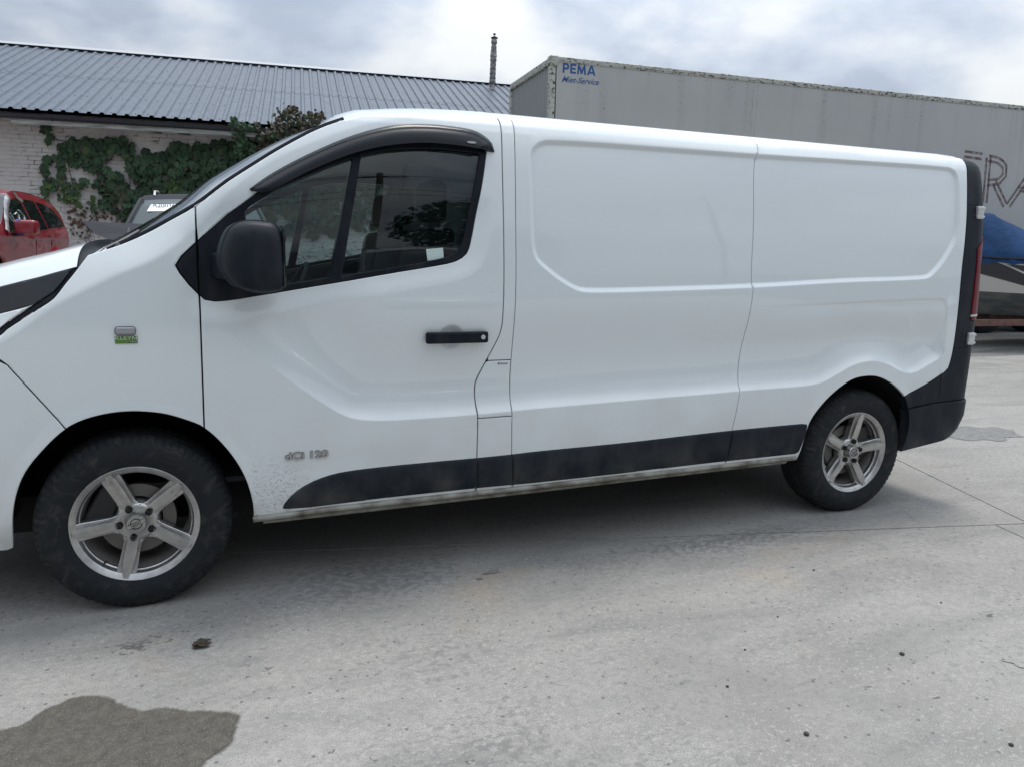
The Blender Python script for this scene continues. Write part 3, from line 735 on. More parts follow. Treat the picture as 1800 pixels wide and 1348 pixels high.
# thin roof joint ribs above the shut lines
def edge_w(s): return 1-abs(s)
hood_rows = []
hx = [-.105, -.13, -.18, -.25, -.3621, -.46, -.55, -.66, -.76, -.84, -.88]
hz = [1.318, 1.280, 1.2652, 1.243, 1.212, 1.182, 1.147, 1.095, 1.04, .985, .945]
for x, z in zip(hx, hz):
    y0 = float(base(x, min(z, 1.25)))+.42*max(0, z-np.interp(x, _sx, _sz))+.006
    r = []
    for s in np.linspace(-1, 1, 49):
        lat = (1-abs(s))*(YC-y0)
        cr1 = .070*(1-math.exp(-lat/.085))+.05*(1-s*s)*.6
        fr = .09*(1-abs(s)**2.5)*max(0, (-.3-x))
        zz = z+cr1*(1-.25*max(0, (-.5-x))/.38)
        r.append((x-fr, y0+(s+1)*(YC-y0), zz))
    hood_rows.append(r)
loft('bonnet', hood_rows[1:], M['white'])
cow = []
for t in (0, .04, .33, .66, 1.0):
    cow.append([tuple(Vector(hood_rows[1][i])*(1-t)+Vector(rows[0][min(40, int(round(i*40/48)))])*t+Vector((0, 0, -.05*math.sin(math.pi*t)**.5))) for i in range(49)])
loft('cowl_panel', cow, M['trim'])
# front face
ff = []
for z in [.25, .4, .55, .7, .8, .93, 1.0, 1.06]:
    y0 = float(base(-.9, z))
    ff.append([(-.88-.07*(1-abs(s)**2.4)-(.03 if z < .75 else 0), y0+(s+1)*(YC-y0), z) for s in np.linspace(-1, 1, 25)])
loft('front_panel', ff, M['white'])
box('front_grille', -1.0, -.93, .45, 1.42, .62, .72, M['plastic'], van, .02)
box('number_plate', -1.0, -.985, .67, 1.19, .40, .51, M['chrome'], van, .004)
# wipers
tube('wiper', [(.02, .35, 1.375), (-.02, .6, 1.40), (-.05, .95, 1.43)], .008, M['trim'], van)
tube('wiper_link', [(-.085, .10, 1.322), (-.055, .12, 1.345)], .0035, M['chrome'], van, 6); tube('wiper_link', [(-.07, .08, 1.320), (-.045, .10, 1.343)], .0035, M['chrome'], van, 6)
tube('wiper', [(-.060, .12, 1.335), (-.01, .17, 1.365), (.05, .26, 1.41)], [.012, .010, .008], M['steel'], van)
# rear doors
for y0, y1 in ((.19, YC-.004), (YC+.004, 2*YC-.19)):
    o = box('rear_door', 4.20, 4.235, y0, y1, .62, 1.86, M['white2'], van, .02)
box('rear_bumper_beam', 4.12, 4.225, .05, 2*YC-.05, .43, .60, M['plastic'], van, .03)
rw = []
for z in [.40, .6, .81, 1.06, 1.27, 1.48, 1.6, 1.68, 1.78, 1.876, 1.9210]:
    xe = float(xend(z))
    ys = float(base(xe-.001, z))+.006
    rw.append([(xe-.001-.0*t, ys+(.12-.0)*t, z) for t in (0, 1.)])
    rw[-1][1] = (xe-.03, ys+.10, z)
loft('corner_return', rw, M['plastic'])
o = loft('corner_return', [[(p[0], 2*YC-p[1], p[2]) for p in r] for r in rw], M['plastic'])
# hinges
for z0, z1, x0 in ((D['hingeu'][1][1], D['hingeu'][0][1], D['hingeu'][0][0]), (D['hingel'][1][1], D['hingel'][0][1], D['hingel'][0][0]-.004)):
    bm = bmesh.new(); yy = Yb(x0+.01, (z0+z1)/2)
    bbox(bm, x0, x0+.048, yy-.012, yy+.03, z0, z1, .006)
    bbox(bm, x0-.006, x0+.052, yy-.015, yy-.004, z1-.018, z1-.006, .003)
    bbox(bm, x0-.006, x0+.052, yy-.015, yy-.004, z0+.006, z0+.018, .003)
    bm2 = frombm('door_hinge', bm, M['chrome'], van, True, 40)
# ---- sill rail
yv = float(base(1.5, .33))
tube('sill_rail', [(.413, yv+.0, .312), (.7, yv, .322), (1.5, yv, .328), (2.4, yv, .336), (3.078, yv, .344)], .0125, M['zinc'], van, 10)
bm = bmesh.new()
tube_bm(bm, [(.45, yv+.018, .296), (1.5, yv+.018, .306), (3.03, yv+.018, .325)], .012, 6); frombm('sill_flange', bm, M['zinc'], van, True, 50)
# ---- floor, wheel wells, inner structure
bm = bmesh.new(); bbox(bm, -.75, 4.15, .25, 1.62, .26, .40); bbox(bm, .45, 3.06, .05, 1.82, .30, .42); bbox(bm, 3.95, 4.15, .08, 1.78, .36, .5)
frombm('underbody', bm, M['dark'], van)
def well(cx, r, y0, y1):
    V = []; F_ = []
    A_ = np.linspace(R(0), R(180), 36)
    for a in A_:
        for y_ in (y0, y1): V.append((cx+r*math.cos(a), y_, .345+r*1.0*math.sin(a)))
    for i in range(35): F_.append((2*i, 2*i+1, 2*i+3, 2*i+2))
    c = len(V); V.append((cx, y1, .345)); F_ += [(2*i+1, c, 2*i+3) for i in range(35)]
    return V, F_
for cx, r in ((.02, .442), (3.498, .43)):
    for s in (0, 1):
        V, F_ = well(cx, r, .035 if cx < 1 else -.018, .46)
        if s: V = [(x, 2*YC-y, z) for x, y, z in V]
        mesh('wheel_arch_liner', V, F_, M['liner'], van, True)
for s in (0, 1):
    o = tube('axle', [(3.498, .15, .33), (3.498, 1.7, .33)], .05, M['dark'], van) if s else tube('axle', [(0, .15, .33), (0, 1.7, .33)], .04, M['dark'], van)

# ---- deflector over the window
vo = smooth_line(D['visout'], .02)
vi = smooth_line(rev(D['visin']), .02)
def vis_pt(t, w):
    def ip(l):
        L = [0]
        for i in range(1, len(l)): L.append(L[-1]+math.hypot(l[i][0]-l[i-1][0], l[i][1]-l[i-1][1]))
        return np.interp(t*L[-1], L, [p[0] for p in l]), np.interp(t*L[-1], L, [p[1] for p in l])
    a, b = ip(vo), ip(vi)
    x = a[0]*(1-w)+b[0]*w; z = a[1]*(1-w)+b[1]*w
    endk = min(1, t/.05, (1-t)/.03); endk = max(0, endk)**.5
    y = Yb(float(x), float(min(z, 1.9160)))-.006-.034*endk*math.sin(math.pi*min(1, w*1.25+.05)*.5)**.9-.004*math.exp(-((w-.16)/.05)**2)
    return (float(x), float(y), float(z))
ts = np.linspace(0, 1, 90); wss = np.linspace(0, 1, 14)
vr = [[vis_pt(t, w) for w in wss] for t in ts]
vr = [r+[(r[-1][0], r[-1][1]+.006, r[-1][2]+.001)]+[(p[0], p[1]+.006, p[2]) for p in r[::-1][1:]] for r in vr]
vis = loft('wind_deflector', vr, M['visor'], 40)
lg = mesh('deflector_mark', [(1.300+a*.020*math.cos(t)*b-.005, Yb(1.30, 1.79)-.046, 1.790+.0045*math.sin(t)) for a in (1,) for b in (1,) for t in np.linspace(0, 2*math.pi, 20)[:-1]], [tuple(range(19))], M['chrome'], van)

# ---- door handle
hy = Yb(1.10, 1.0)
bm = bmesh.new(); bbox(bm, 1.099, 1.365, hy-.036, hy-.010, .987, 1.034, .0105, 4)
bbox(bm, 1.104, 1.135, hy-.02, hy+.01, .993, 1.028, .004); bbox(bm, 1.315, 1.36, hy-.02, hy+.01, .993, 1.028, .004)
hd = frombm('door_handle', bm, M['trim'], van, True, 40)
k_ = lathe('keyhole', [(0, -.003), (.009, -.003), (.0115, 0), (.0115, .004)], M['chrome'], hd, 20); k_.location = (1.341, hy-.034, 1.011)
# ---- repeater, stickers, badge
ry = Yb(.0135, 1.06)
bm = bmesh.new(); vv = bbox(bm, -.020, .047, ry-.013, ry+.004, 1.0445, 1.0765, .0135, 4)
m_ = mat('clear_lamp_lens', (.30, .31, .33), .1, coat=1)
rp = frombm('indicator_lamp', bm, m_, van, True, 60)
m_g = mat('green_sticker', (.10, .22, .04), .35); m_dg = mat('dark_green_print', (.015, .06, .035), .4); m_w = mat('pale_green_print', (.55, .65, .50), .4)
sk_ = mesh('dealer_sticker', [(-.0215, ry-.004, 1.0155), (.050, ry-.004, 1.0155), (.050, ry-.004, 1.0415), (-.0215, ry-.004, 1.0415)], [(0, 1, 2, 3)], m_g, van)
mesh('sticker_panel', [(.020, ry-.0044, 1.0165), (.0492, ry-.0044, 1.0165), (.0492, ry-.0044, 1.0265), (.026, ry-.0044, 1.0265)], [(0, 1, 2, 3)], m_dg, sk_)
text('sticker_name', 'KLEYN', .0185, m_w, sk_, (.0145, ry-.0048, 1.0345), sx=1.28, ext=.0001, bold=.0)
text('sticker_subname', 'VANS', .0105, m_w, sk_, (.037, ry-.0048, 1.0215), sx=1.0, ext=.0001)
by = Yb(.62, .56)
bd = text('model_badge', 'dCi 120', .040, M['txt'], van, (.6205, by-.004, .5605), sx=1.28, ext=.003, bold=.0008)
b2 = text('badge_shadow', 'dCi 120', .040, M['blackprint'], bd, (0, 0, -.0012), (0, 0, 0), sx=1.28, ext=.0012, bold=.0016)
fy = Yb(1.446, .89)
text('fuel_text', 'Diesel', .0135, M['blackprint'], van, (1.452, fy-.001, .8902), sx=1.1, ext=.0002)
box('fuel_symbol', 1.4265, 1.4315, fy-.0012, fy, .8865, .8945, M['blackprint'], van)
py_ = float(glassY(1.15, 1.35))-.002
mesh('window_note', [(p[0]+.008, py_, p[1]) for p in D['paper']], [(0, 3, 2, 1)], M['paper'], van)

# ---- mirror
bm = bmesh.new()
prof = smooth_line([(.325, 1.345), (.338, 1.385), (.362, 1.425), (.41, 1.448), (.475, 1.450), (.520, 1.440), (.540, 1.40), (.5455, 1.32), (.5455, 1.25), (.538, 1.212), (.50, 1.200), (.44, 1.2015), (.375, 1.222), (.335, 1.265), (.322, 1.30)], .012, True)
c0 = (.45, 1.33)
lay = [(-.105, .10), (-.112, .55), (-.125, .86), (-.15, .965), (-.19, 1.0), (-.235, .985), (-.265, .93), (-.283, .80), (-.292, .60), (-.296, .3)]
lay = [(-.080, .60), (-.083, .84), (-.095, .94), (-.125, .99), (-.165, 1.0), (-.205, .985), (-.232, .93), (-.248, .83), (-.258, .62), (-.262, .3)]
rings = []
for yv_, s_ in lay:
    # leading side sweeps back as it goes outboard
    rings.append([bm.verts.new((c0[0]+(p[0]-c0[0])*s_+(.030*max(0, -(yv_+.165))/.1*(c0[0]-p[0])/.13 if p[0] < c0[0] else 0)*s_, yv_+(.0), c0[1]+(p[1]-c0[1])*(s_*.9+.1 if s_ > .8 else s_))) for p in prof])
for a, b in zip(rings, rings[1:]):
    for i in range(len(a)): bm.faces.new((a[i], a[(i+1) % len(a)], b[(i+1) % len(a)], b[i]))
bm.faces.new(rings[0]); bm.faces.new(rings[-1][::-1])
mir = frombm('door_mirror', bm, M['plastic'], van, True, 60)
bm = bmesh.new(); vs_ = bbox(bm, .296, .40, -.13, .02, 1.245, 1.338, .018, 3)
for v in bm.verts:
    if v.co.y < -.06: v.co.x += .03
arm = frombm('mirror_arm', bm, M['plastic'], mir, True, 50)
# shut line round the housing
tube('housing_joint', [(c0[0]+(p[0]-c0[0])*.9985+(.030*.045/.1*(c0[0]-p[0])/.13 if p[0] < c0[0] else 0), -.2045, c0[1]+(p[1]-c0[1])*.9985) for p in prof]+[(prof[0][0]+.013, -.2045, prof[0][1])], .0016, M['rubber'], mir, 5)
tube('housing_joint', [(.335, -.185, 1.322), (.36, -.222, 1.324), (.39, -.246, 1.324), (.42, -.2555, 1.322)], .0014, M['rubber'], mir, 5)
rng_ = [(c0[0]+(p[0]-c0[0])*1.004, -.160, c0[1]+(p[1]-c0[1])*1.004) for p in prof]
box('mirror_glass', .5395, .5485, -.235, -.10, 1.225, 1.425, M['carglass'], mir, .003)
cp = [mir]
c = mir.copy(); COL.objects.link(c); c.parent = van; c.scale = (1, -1, 1); c.location = (0, 2*YC, 0)
for ch in list(mir.children): d_ = ch.copy(); COL.objects.link(d_); d_.parent = c

# ---- cabin
box('dashboard', .02, .42, .12, 1.75, 1.02, 1.19, M['cabin'], van, .05, 3)
box('dashboard', .30, .50, .50, 1.3, .80, 1.05, M['cabin_dark'], van, .04, 3)
for yy in (.20, .80, 1.28):
    st = box('seat', .62, 1.12, yy, yy+.44, .72, .90, M['seat'], van, .06, 3)
    sb = box('seat_back', 1.04, 1.18, yy, yy+.44, .86, 1.46, M['seat'], st, .05, 3)
    for v in sb.data.vertices: v.co.x += (v.co.z-.86)*.22
    hr = box('headrest', 1.20, 1.29, yy+.09, yy+.35, 1.49, 1.67, M['seat'], st, .04, 3)
bk_ = [(.05, .45), (.05, 1.25), (.17, 1.75), (.24, 1.88), (1.626, 1.88), (1.696, 1.75), (1.816, 1.25), (1.816, .45)]
mesh('bulkhead', [(x, y, z) for x in (1.425, 1.44) for y, z in bk_], [tuple(range(8)), tuple(range(15, 7, -1))]+[(i, (i+1) % 8, (i+1) % 8+8, i+8) for i in range(8)], M['cabin_light'], van)
box('cabin_floor', .0, 1.42, .09, 1.78, .44, .46, M['cabin_dark'], van)
# headlining and far door lining
V = []; 
box('roof_lining', .95, 1.42, .30, 1.56, 1.87, 1.885, M['cabin_light'], van)
cdoor = box('door_lining', .45, 1.40, 1.80, 1.82, .5, 1.16, M['cabin'], van, .006)
box('door_lining', .45, 1.28, .045, .065, .5, 1.14, M['cabin'], van, .006)
# steering wheel
bm = bmesh.new()
pts = [(.0+.19*math.cos(t), .19*math.sin(t), 0) for t in np.linspace(0, 2*math.pi, 33)]
tube_bm(bm, pts, .014, 8, False); tube_bm(bm, [(-.18, 0, -.02), (.18, 0, -.02)], .018, 6); tube_bm(bm, [(0, 0, -.02), (0, -.18, -.01)], .016, 6)
sw = frombm('steering_wheel', bm, M['cabin_dark'], van, True, 60); sw.location = (.60, .43, 1.12); sw.rotation_euler = (0, R(-62), 0)
tube('seat_belt', [(1.40, .10, 1.62), (1.36, .12, 1.2), (1.34, .12, .9)], .012, M['cabin_dark'], van, 6)
tube('grab_handle', [(.31, .11, 1.28), (.36, .12, 1.36), (.44, .13, 1.44)], .014, M['cabin_light'], van, 8)
# a-pillar linings
for s in (0, 1):
    pp = [(x+.03, (Yb(x, z)+.05 if not s else 2*YC-Yb(x, z)-.05), z-.035) for x, z in ws]
    tube('pillar_lining', pp, .022, M['cabin_light'] if s else M['cabin'], van, 6)

# ------------------------------------------------------------------ wheels
def wheel_proto(a0):
    """axis along y, outer face at y=0, origin at the hub centre"""
    rim = lathe('wheel', [(.2215, .004), (.2222, .0), (.2200, -.0010), (.2015, .0085), (.1990, .0105), (.1965, .018), (.1955, .030), (.1930, .034), (.1900, .036), (.1960, .050), (.186, .07), (.182, .15), (.195, .19), (.218, .20)], M['alu'], None, 96, 50)
    # disc of the hub, slightly dished
    lathe('hub', [(.0, .034), (.034, .034), (.050, .024), (.062, .024), (.072, .028), (.078, .040), (.078, .07)], M['alu'], rim, 60, 60)
    cut_n = 5
    for k in range(5):
        a = R(a0+72*k)
        e1_ = Vector((math.cos(a), 0, math.sin(a))); e2_ = Vector((-math.sin(a), 0, math.cos(a)))
        bm = bmesh.new(); secs = []
        #  r, half width outer, half width of the raised centre, y of shoulder, y of centre
        for r, w, wc, ys, yc in ((.052, .040, .016, .030, .026), (.066, .036, .0155, .028, .021), (.080, .0310, .0175, .031, .018), (.100, .0300, .0180, .030, .0140), (.130, .0310, .0180, .026, .0105), (.160, .0325, .0168, .0215, .008), (.185, .0340, .0145, .0155, .0045), (.2005, .0325, .0105, .0085, .0010), (.2120, .030, .0075, .0065, -.0015)):
            pr = [(-w, ys+.034), (-w, ys+.002), (-w*.93, ys), (-wc-.0035, ys+.002), (-wc-.0012, yc+.0008), (-wc+.001, yc), (wc-.001, yc), (wc+.0012, yc+.0008), (wc+.0035, ys+.002), (w*.93, ys), (w, ys+.002), (w, ys+.034)]
            secs.append([bm.verts.new(e1_*r+e2_*u+Vector((0, v, 0))) for u, v in pr])
        for A_, B_ in zip(secs, secs[1:]):
            for i in range(len(A_)-1): bm.faces.new((A_[i], A_[i+1], B_[i+1], B_[i]))
        bm.faces.new(secs[-1]); bm.faces.new(secs[0][::-1])
        frombm('spoke', bm, M['alu'], rim, True, 28)
        # fillet webs between the spokes near the hub
        b_ = R(a0+72*k+36)
        f1 = Vector((math.cos(b_), 0, math.sin(b_))); f2 = Vector((-math.sin(b_), 0, math.cos(b_)))
        bm = bmesh.new(); ru = []
        for t in np.linspace(-1, 1, 13):
            ang = b_+t*R(30); rr_ = .066+.040*abs(t)**2.6
            ru.append((ang, rr_))
        top = [bm.verts.new((rr_*math.cos(g), .0275, rr_*math.sin(g))) for g, rr_ in ru]
        bot = [bm.verts.new((rr_*math.cos(g), .062, rr_*math.sin(g))) for g, rr_ in ru]
        inn = [bm.verts.new((.055*math.cos(g), .0262, .055*math.sin(g))) for g, rr_ in ru]
        for i in range(12): bm.faces.new((top[i], top[i+1], bot[i+1], bot[i])); bm.faces.new((inn[i], inn[i+1], top[i+1], top[i]))
        frombm('spoke_web', bm, M['alu'], rim, True, 40)
        h_ = lathe('bolt_hole', [(.0, .0245), (.0035, .0245), (.0042, .026)], M['dark'], rim, 10); h_.location = (f1*.067); h_.location.y = .002
        c_ = lathe('lug_recess', [(.0125, .012), (.0125, .0245), (0, .0245)], M['dark'], rim, 20); c_.location = e1_*.0575; c_.location.y = .0
        q_ = lathe('lug_bolt', [(.0, .004), (.0055, .004), (.0055, .008), (.0055, .0), (.0092, .0), (.0092, .012)], M['steel'], rim, 6, 20); q_.location = e1_*.0575; q_.location.y = .0125
    cap = lathe('centre_cap', [(.0, .0035), (.022, .0035), (.0265, .0045), (.0275, .001), (.0315, .0), (.0335, .003), (.0335, .036)], M['alu'], rim, 48, 30)
    rg = lathe('cap_ring', [(.0175, .0035), (.0178, .0015), (.0208, .0015), (.0212, .0035)], M['steel'], rim, 40, 30); rg.location.y = 0
    return rim, cap
def tyre_obj(rim):
    prof = [(.2205, .020), (.2215, .003), (.2250, -.004), (.235, -.008), (.252, -.0135), (.272, -.0155), (.292, -.012), (.308, -.005), (.318, .003), (.3265, .0105), (.3330, .019), (.3375, .029), (.3395, .040), (.3400, .0550), (.3330, .0565), (.3330, .0625), (.3410, .064), (.3420, .090), (.335, .0915), (.335, .0985), (.3425, .10), (.3425, .118), (.335, .1195), (.335, .1265), (.342, .128), (.341, .150), (.333, .1515), (.333, .1575), (.340, .159), (.338, .185), (.330, .200), (.300, .215), (.25, .215), (.2205, .195)]
    # finer profile on the shoulder for the lugs
    N_ = 288
    def rad(r, y, j):
        t = j % 4
        d = 0.
        if r > .322 and y < .056: d = -.0018 if t == 0 else 0
        elif r > .30 and y < .0: d = 0
        elif r > .336 and .06 < y < .155: d = -.003 if (j+int(y*60)) % 4 == 0 else 0
        elif r > .329 and y > .158: d = -.004 if t == 1 else 0
        if r > .3175 and r < .3275 and y < .02: d = -.0015 if t == 0 else .0005
        return d
    def yof(r, y, j):
        if .3175 < r < .3345 and y < .03: return -.003 if j % 4 else .0015
        if .27 < r < .30 and y < 0: return -.0012*math.sin(r*900)
        return 0.
    bm = bmesh.new(); lathe_bm(bm, prof, N_, rad=rad, yof=yof)
    # weight flattens the contact patch
    for v in bm.verts:
        if v.co.z < -.330: 
            ex_ = -.330-v.co.z; v.co.z = -.330-ex_*.12
            if v.co.y < .05: v.co.y -= .004
    ty = frombm('tyre', bm, M['tyre'], rim, True, 32)
    return ty
def arc_text(name, s, r, a_mid, size, y, m, parent, up_=True, sp=1.0):
    w = size*.78*sp; bm = bmesh.new()
    for i, ch in enumerate(s):
        if ch == ' ': continue
        da = (i-(len(s)-1)/2)*w/r
        a = a_mid-da if up_ else a_mid+da
        t = text(name, ch, size, m, None, ext=.0006)
        rot_ = a-math.pi/2 if up_ else a+math.pi/2
        t.data.transform(Matrix.Translation((r*math.cos(a), y, r*math.sin(a)))@Matrix.Rotation(-rot_, 4, 'Y')@Matrix.Rotation(R(90), 4, 'X'))
        bm.from_mesh(t.data); me_ = t.data; bpy.data.objects.remove(t); bpy.data.meshes.remove(me_)
    return frombm(name, bm, m, parent)
for (cx, a0, far) in ((0, 257, False), (3.498, 297, False), (0, 240, True), (3.498, 275, True)):
    rim, cap = wheel_proto(a0)
    rim.parent = van
    ty = tyre_obj(rim)
    lathe('barrel', [(.197, .05), (.180, .075), (.176, .16), (.19, .195)], M['alu_dark'], rim, 64)
    lathe('brake_disc', [(.0, .085), (.085, .085), (.088, .072), (.135, .072), (.1365, .075), (.1365, .09), (0, .092)], M['disc'], rim, 64, 30)
    lathe('brake_drum', [(.055, .088), (.060, .066), (.082, .064), (.086, .082)], M['steel'], rim, 40, 30)
    if not far:
        ca = R(150 if cx == 0 else 20)
        bm = bmesh.new(); bbox(bm, -.045, .045, .052, .11, -.085, .085, .015, 3)
        cl = frombm('brake_caliper', bm, M['steel'], rim, True, 40); cl.location = (.125*math.cos(ca), 0, .125*math.sin(ca)); cl.rotation_euler = (0, -ca, 0)
        vt = R(232); tube('valve', [(.188*math.cos(vt), .03, .188*math.sin(vt)), (.176*math.cos(vt), .018, .176*math.sin(vt))], .0045, M['rubber'], rim, 8)
        tl_ = R(24 if cx == 0 else 4)
        bm = bmesh.new(); bbox(bm, -.0275, .0275, -.0015, .004, -.0062, .0062, .001)
        bar = frombm('cap_bar', bm, M['alu'], rim, True, 40); bar.rotation_euler = (0, -tl_, 0)
        tt_ = text('cap_name', 'NISSAN', .0105, M['blackprint'], rim, (0, -.0019, 0), rot=(R(90), -tl_, 0), sx=1.05, ext=.0002, bold=.0002)
        bmf = bmesh.new(); tube_bm(bmf, [(-.0275, -.0014, .0068), (.0275, -.0014, .0068)], .0007, 4); tube_bm(bmf, [(-.0275, -.0014, -.0068), (.0275, -.0014, -.0068)], .0007, 4)
        be_ = frombm('bar_edge', bmf, M['steel'], rim); be_.rotation_euler = (0, -tl_, 0)
        rim.location = (cx, 0, .3330)
    else:
        rim.rotation_euler = (0, 0, math.pi); rim.location = (cx, 2*YC, .3300)

# ------------------------------------------------------------------ the yard
def concrete(name, k=.87):
    m = mat(name, (.33, .33, .32), .78, spec=.35); n = NT(m); P = n.wpos()
    big = n.noise(P, .55, 5, .55, .6); mid = n.noise(P, 2.6, 6, .6, .4); fine_ = n.noise(P, 30, 7, .75); grit = n.noise(P, 210, 3, .7)
    streak = n.noise(n.scale(P, (.7, 2.6, 1)), 1.3, 5, .6, .8)
    c = n.mix(n.ramp(big, .38, .62), (.28*k, .272*k, .252*k), (.395*k, .385*k, .358*k))
    c = n.mix(n.ramp(mid, .32, .72, 0, .55), c, (.45*k, .442*k, .415*k))
    c = n.mix(n.ramp(streak, .48, .66, 0, .62), c, (.225*k, .222*k, .212*k))
    c = n.mix(n.ramp(fine_, .42, .64, 0, .5), c, (.235*k, .22*k, .215*k))
    c = n.mix(n.ramp(grit, .50, .66, 0, .7), c, (.15, .15, .148))
    c = n.mix(n.ramp(grit, .44, .28, 0, .55), c, (.5, .495, .48))
    # worn, flaked patches: blotches with ragged outlines gathered in zones
    zone = n.noise(P, .9, 3, .5, .3)
    fl = n.noise(n.scale(P, (9, 12, 1)), 1, 6, .62, .2)
    c = n.mix(n.math('MULTIPLY', n.ramp(fl, .585, .615), n.ramp(zone, .50, .62, 0, .38)), c, (.17, .172, .172))
    fl2 = n.noise(n.scale(P, (1, 1.3, 1)), 34, 5, .62, .1)
    c = n.mix(n.math('MULTIPLY', n.ramp(fl2, .565, .585), n.ramp(n.noise(P, 1.7, 4, .6), .42, .60, .06, .5)), c, (.165, .165, .16))
    fl4 = n.noise(n.scale(P, (1, 1.2, 1)), 52, 4, .6, .0)
    c = n.mix(n.math('MULTIPLY', n.ramp(fl4, .57, .60), n.ramp(n.noise(n.scale(P, (1, 1, 1)), 2.3, 4, .6), .40, .58, .08, .5)), c, (.47*k, .46*k, .43*k))
    fl3 = n.noise(n.scale(P, (1, 1.35, 1)), 26, 8, .64, .1)
    def near(cx, cy, r0, r1, sx=1., sy=1.):
        q = n.n('ShaderNodeVectorMath', {0: n.scale(P, (sx, sy, 0)), 1: (cx*sx, cy*sy, 0)}, operation='DISTANCE').outputs['Value']
        return n.ramp(q, r1, r0)
    zn = n.math('MAXIMUM', near(.85, -.02, .2, .75, 1, 2.2), n.math('MAXIMUM', n.math('MULTIPLY', near(1.0, -1.22, .05, .42), .75), n.math('MAXIMUM', near(2.6, -.15, .2, 1.1, 1, 5), n.math('MULTIPLY', near(1.0, -.72, .05, .45), .6))))
    thr = n.math('MULTIPLY', zn, .13)
    c = n.mix(n.math('MULTIPLY', n.ramp(n.math('ADD', fl3, thr), .605, .62), n.math('ADD', n.math('MULTIPLY', zn, .55), .12)), c, (.15, .15, .148))
    drip = n.math('MULTIPLY', near(.02, -.30, .02, .14, 1, 1.7), .22)
    c = n.mix(n.math('MULTIPLY', n.ramp(n.math('ADD', n.noise(n.scale(P, (16, 30, 1)), 1, 6, .6, .8), drip), .66, .70), .8), c, (.085, .082, .076))
    # tyre smear and grime beside the front wheel
    c = n.mix(n.math('MULTIPLY', n.math('MULTIPLY', near(.3, -.05, .05, .55, 1, 2.6), n.ramp(mid, .35, .6)), .45), c, (.17, .17, .172))
    # pits
    vo_ = n.n('ShaderNodeTexVoronoi', {'Vector': P, 'Scale': 19.}).outputs['Distance']
    c = n.mix(n.ramp(vo_, .13, .09, 0, .7), c, (.09, .09, .088))
    # faint rusty stains
    c = n.mix(n.math('MULTIPLY', n.ramp(n.noise(P, 1.1, 4), .62, .72), .25), c, (.36, .27, .18))
    # film of grime where vehicles stand and drip: along y = 0
    n.to('Base Color', c)
    n.to('Roughness', n.ramp(mid, .3, .7, .62, .85))
    h = n.math('ADD', n.math('MULTIPLY', grit, .5), n.math('ADD', n.math('MULTIPLY', fine_, .8), n.math('MULTIPLY', n.ramp(fl, .585, .615), -.25)))
    n.bump(h, .45, .004)
    return m
M['conc'] = concrete('weathered_concrete')
M['conc_far'] = concrete('far_concrete', 1.0)
M['joint'] = mat('joint_grit', (.05, .048, .045), .95)
g = mesh('ground', [(-500, -500, -.03), (500, -500, -.03), (500, 500, -.03), (-500, 500, -.03)], [(0, 1, 2, 3)], M['conc_far'])
tag(g, kind='structure')
# cast slabs: v=0 is the joint in front of the van; u=0 the joint by the rear wheel
U0 = np.array([4.290, -.452]); ud = np.array([.9756, -.2195]); vd = np.array([.2195, .9756])
def slab(u0, u1, v0, v1, skew=0.):
    gp = .0038; rs = random.Random(int(u0*31+v0*7))
    def edge(a, b, n_):
        out = []
        for i in range(n_):
            t = i/n_; out.append([a[0]+(b[0]-a[0])*t, a[1]+(b[1]-a[1])*t])
        return out
    c = [(u0+gp, v0+gp), (u1-gp, v0+gp), (u1-gp, v1-gp), (u0+gp, v1-gp)]
    pts = []
    for i in range(4):
        a, b = c[i], c[(i+1) % 4]; L = math.hypot(b[0]-a[0], b[1]-a[1])
        for q in edge(a, b, int(L/.06)):
            w = noise.noise(Vector((q[0]*9, q[1]*9, 3)))*.0035+noise.noise(Vector((q[0]*50, q[1]*50, 9)))*.0016
            pts.append((q[0]+(w if i % 2 else 0), q[1]+(w*.45 if i % 2 == 0 else 0)))
    V = []
    for u, v in pts:
        w = U0+ud*(u+skew*v)+vd*v; V.append((w[0], w[1], 0.0))
    n_ = len(V); V2 = V+[(x, y, -.029) for x, y, z in V]
    F_ = [tuple(range(n_))]+[(i, i+n_, (i+1) % n_+n_, (i+1) % n_) for i in range(n_)]
    return mesh('concrete_slab', V2, F_, M['conc'], g)
for (a, b, c, d_) in ((-9.2, -4.6, 0, 5.2), (-4.6, 0, 0, 5.2), (0, 4.6, 0, 5.2), (4.6, 9.2, 0, 5.2), (9.2, 14, 0, 5.2), (-10.5, -6.6, -5.2, 0), (-6.6, -.2, -5.2, 0), (-.2, 6.5, -5.2, 0), (6.5, 11.1, -5.2, 0),
                      (-9.2, -4.6, 5.2, 10.4), (-4.6, 0, 5.2, 10.4), (0, 4.6, 5.2, 10.4), (4.6, 9.2, 5.2, 10.4), (9.2, 14, 5.2, 10.4)):
    slab(a, b, c, d_, .09 if c == 0 else 0)
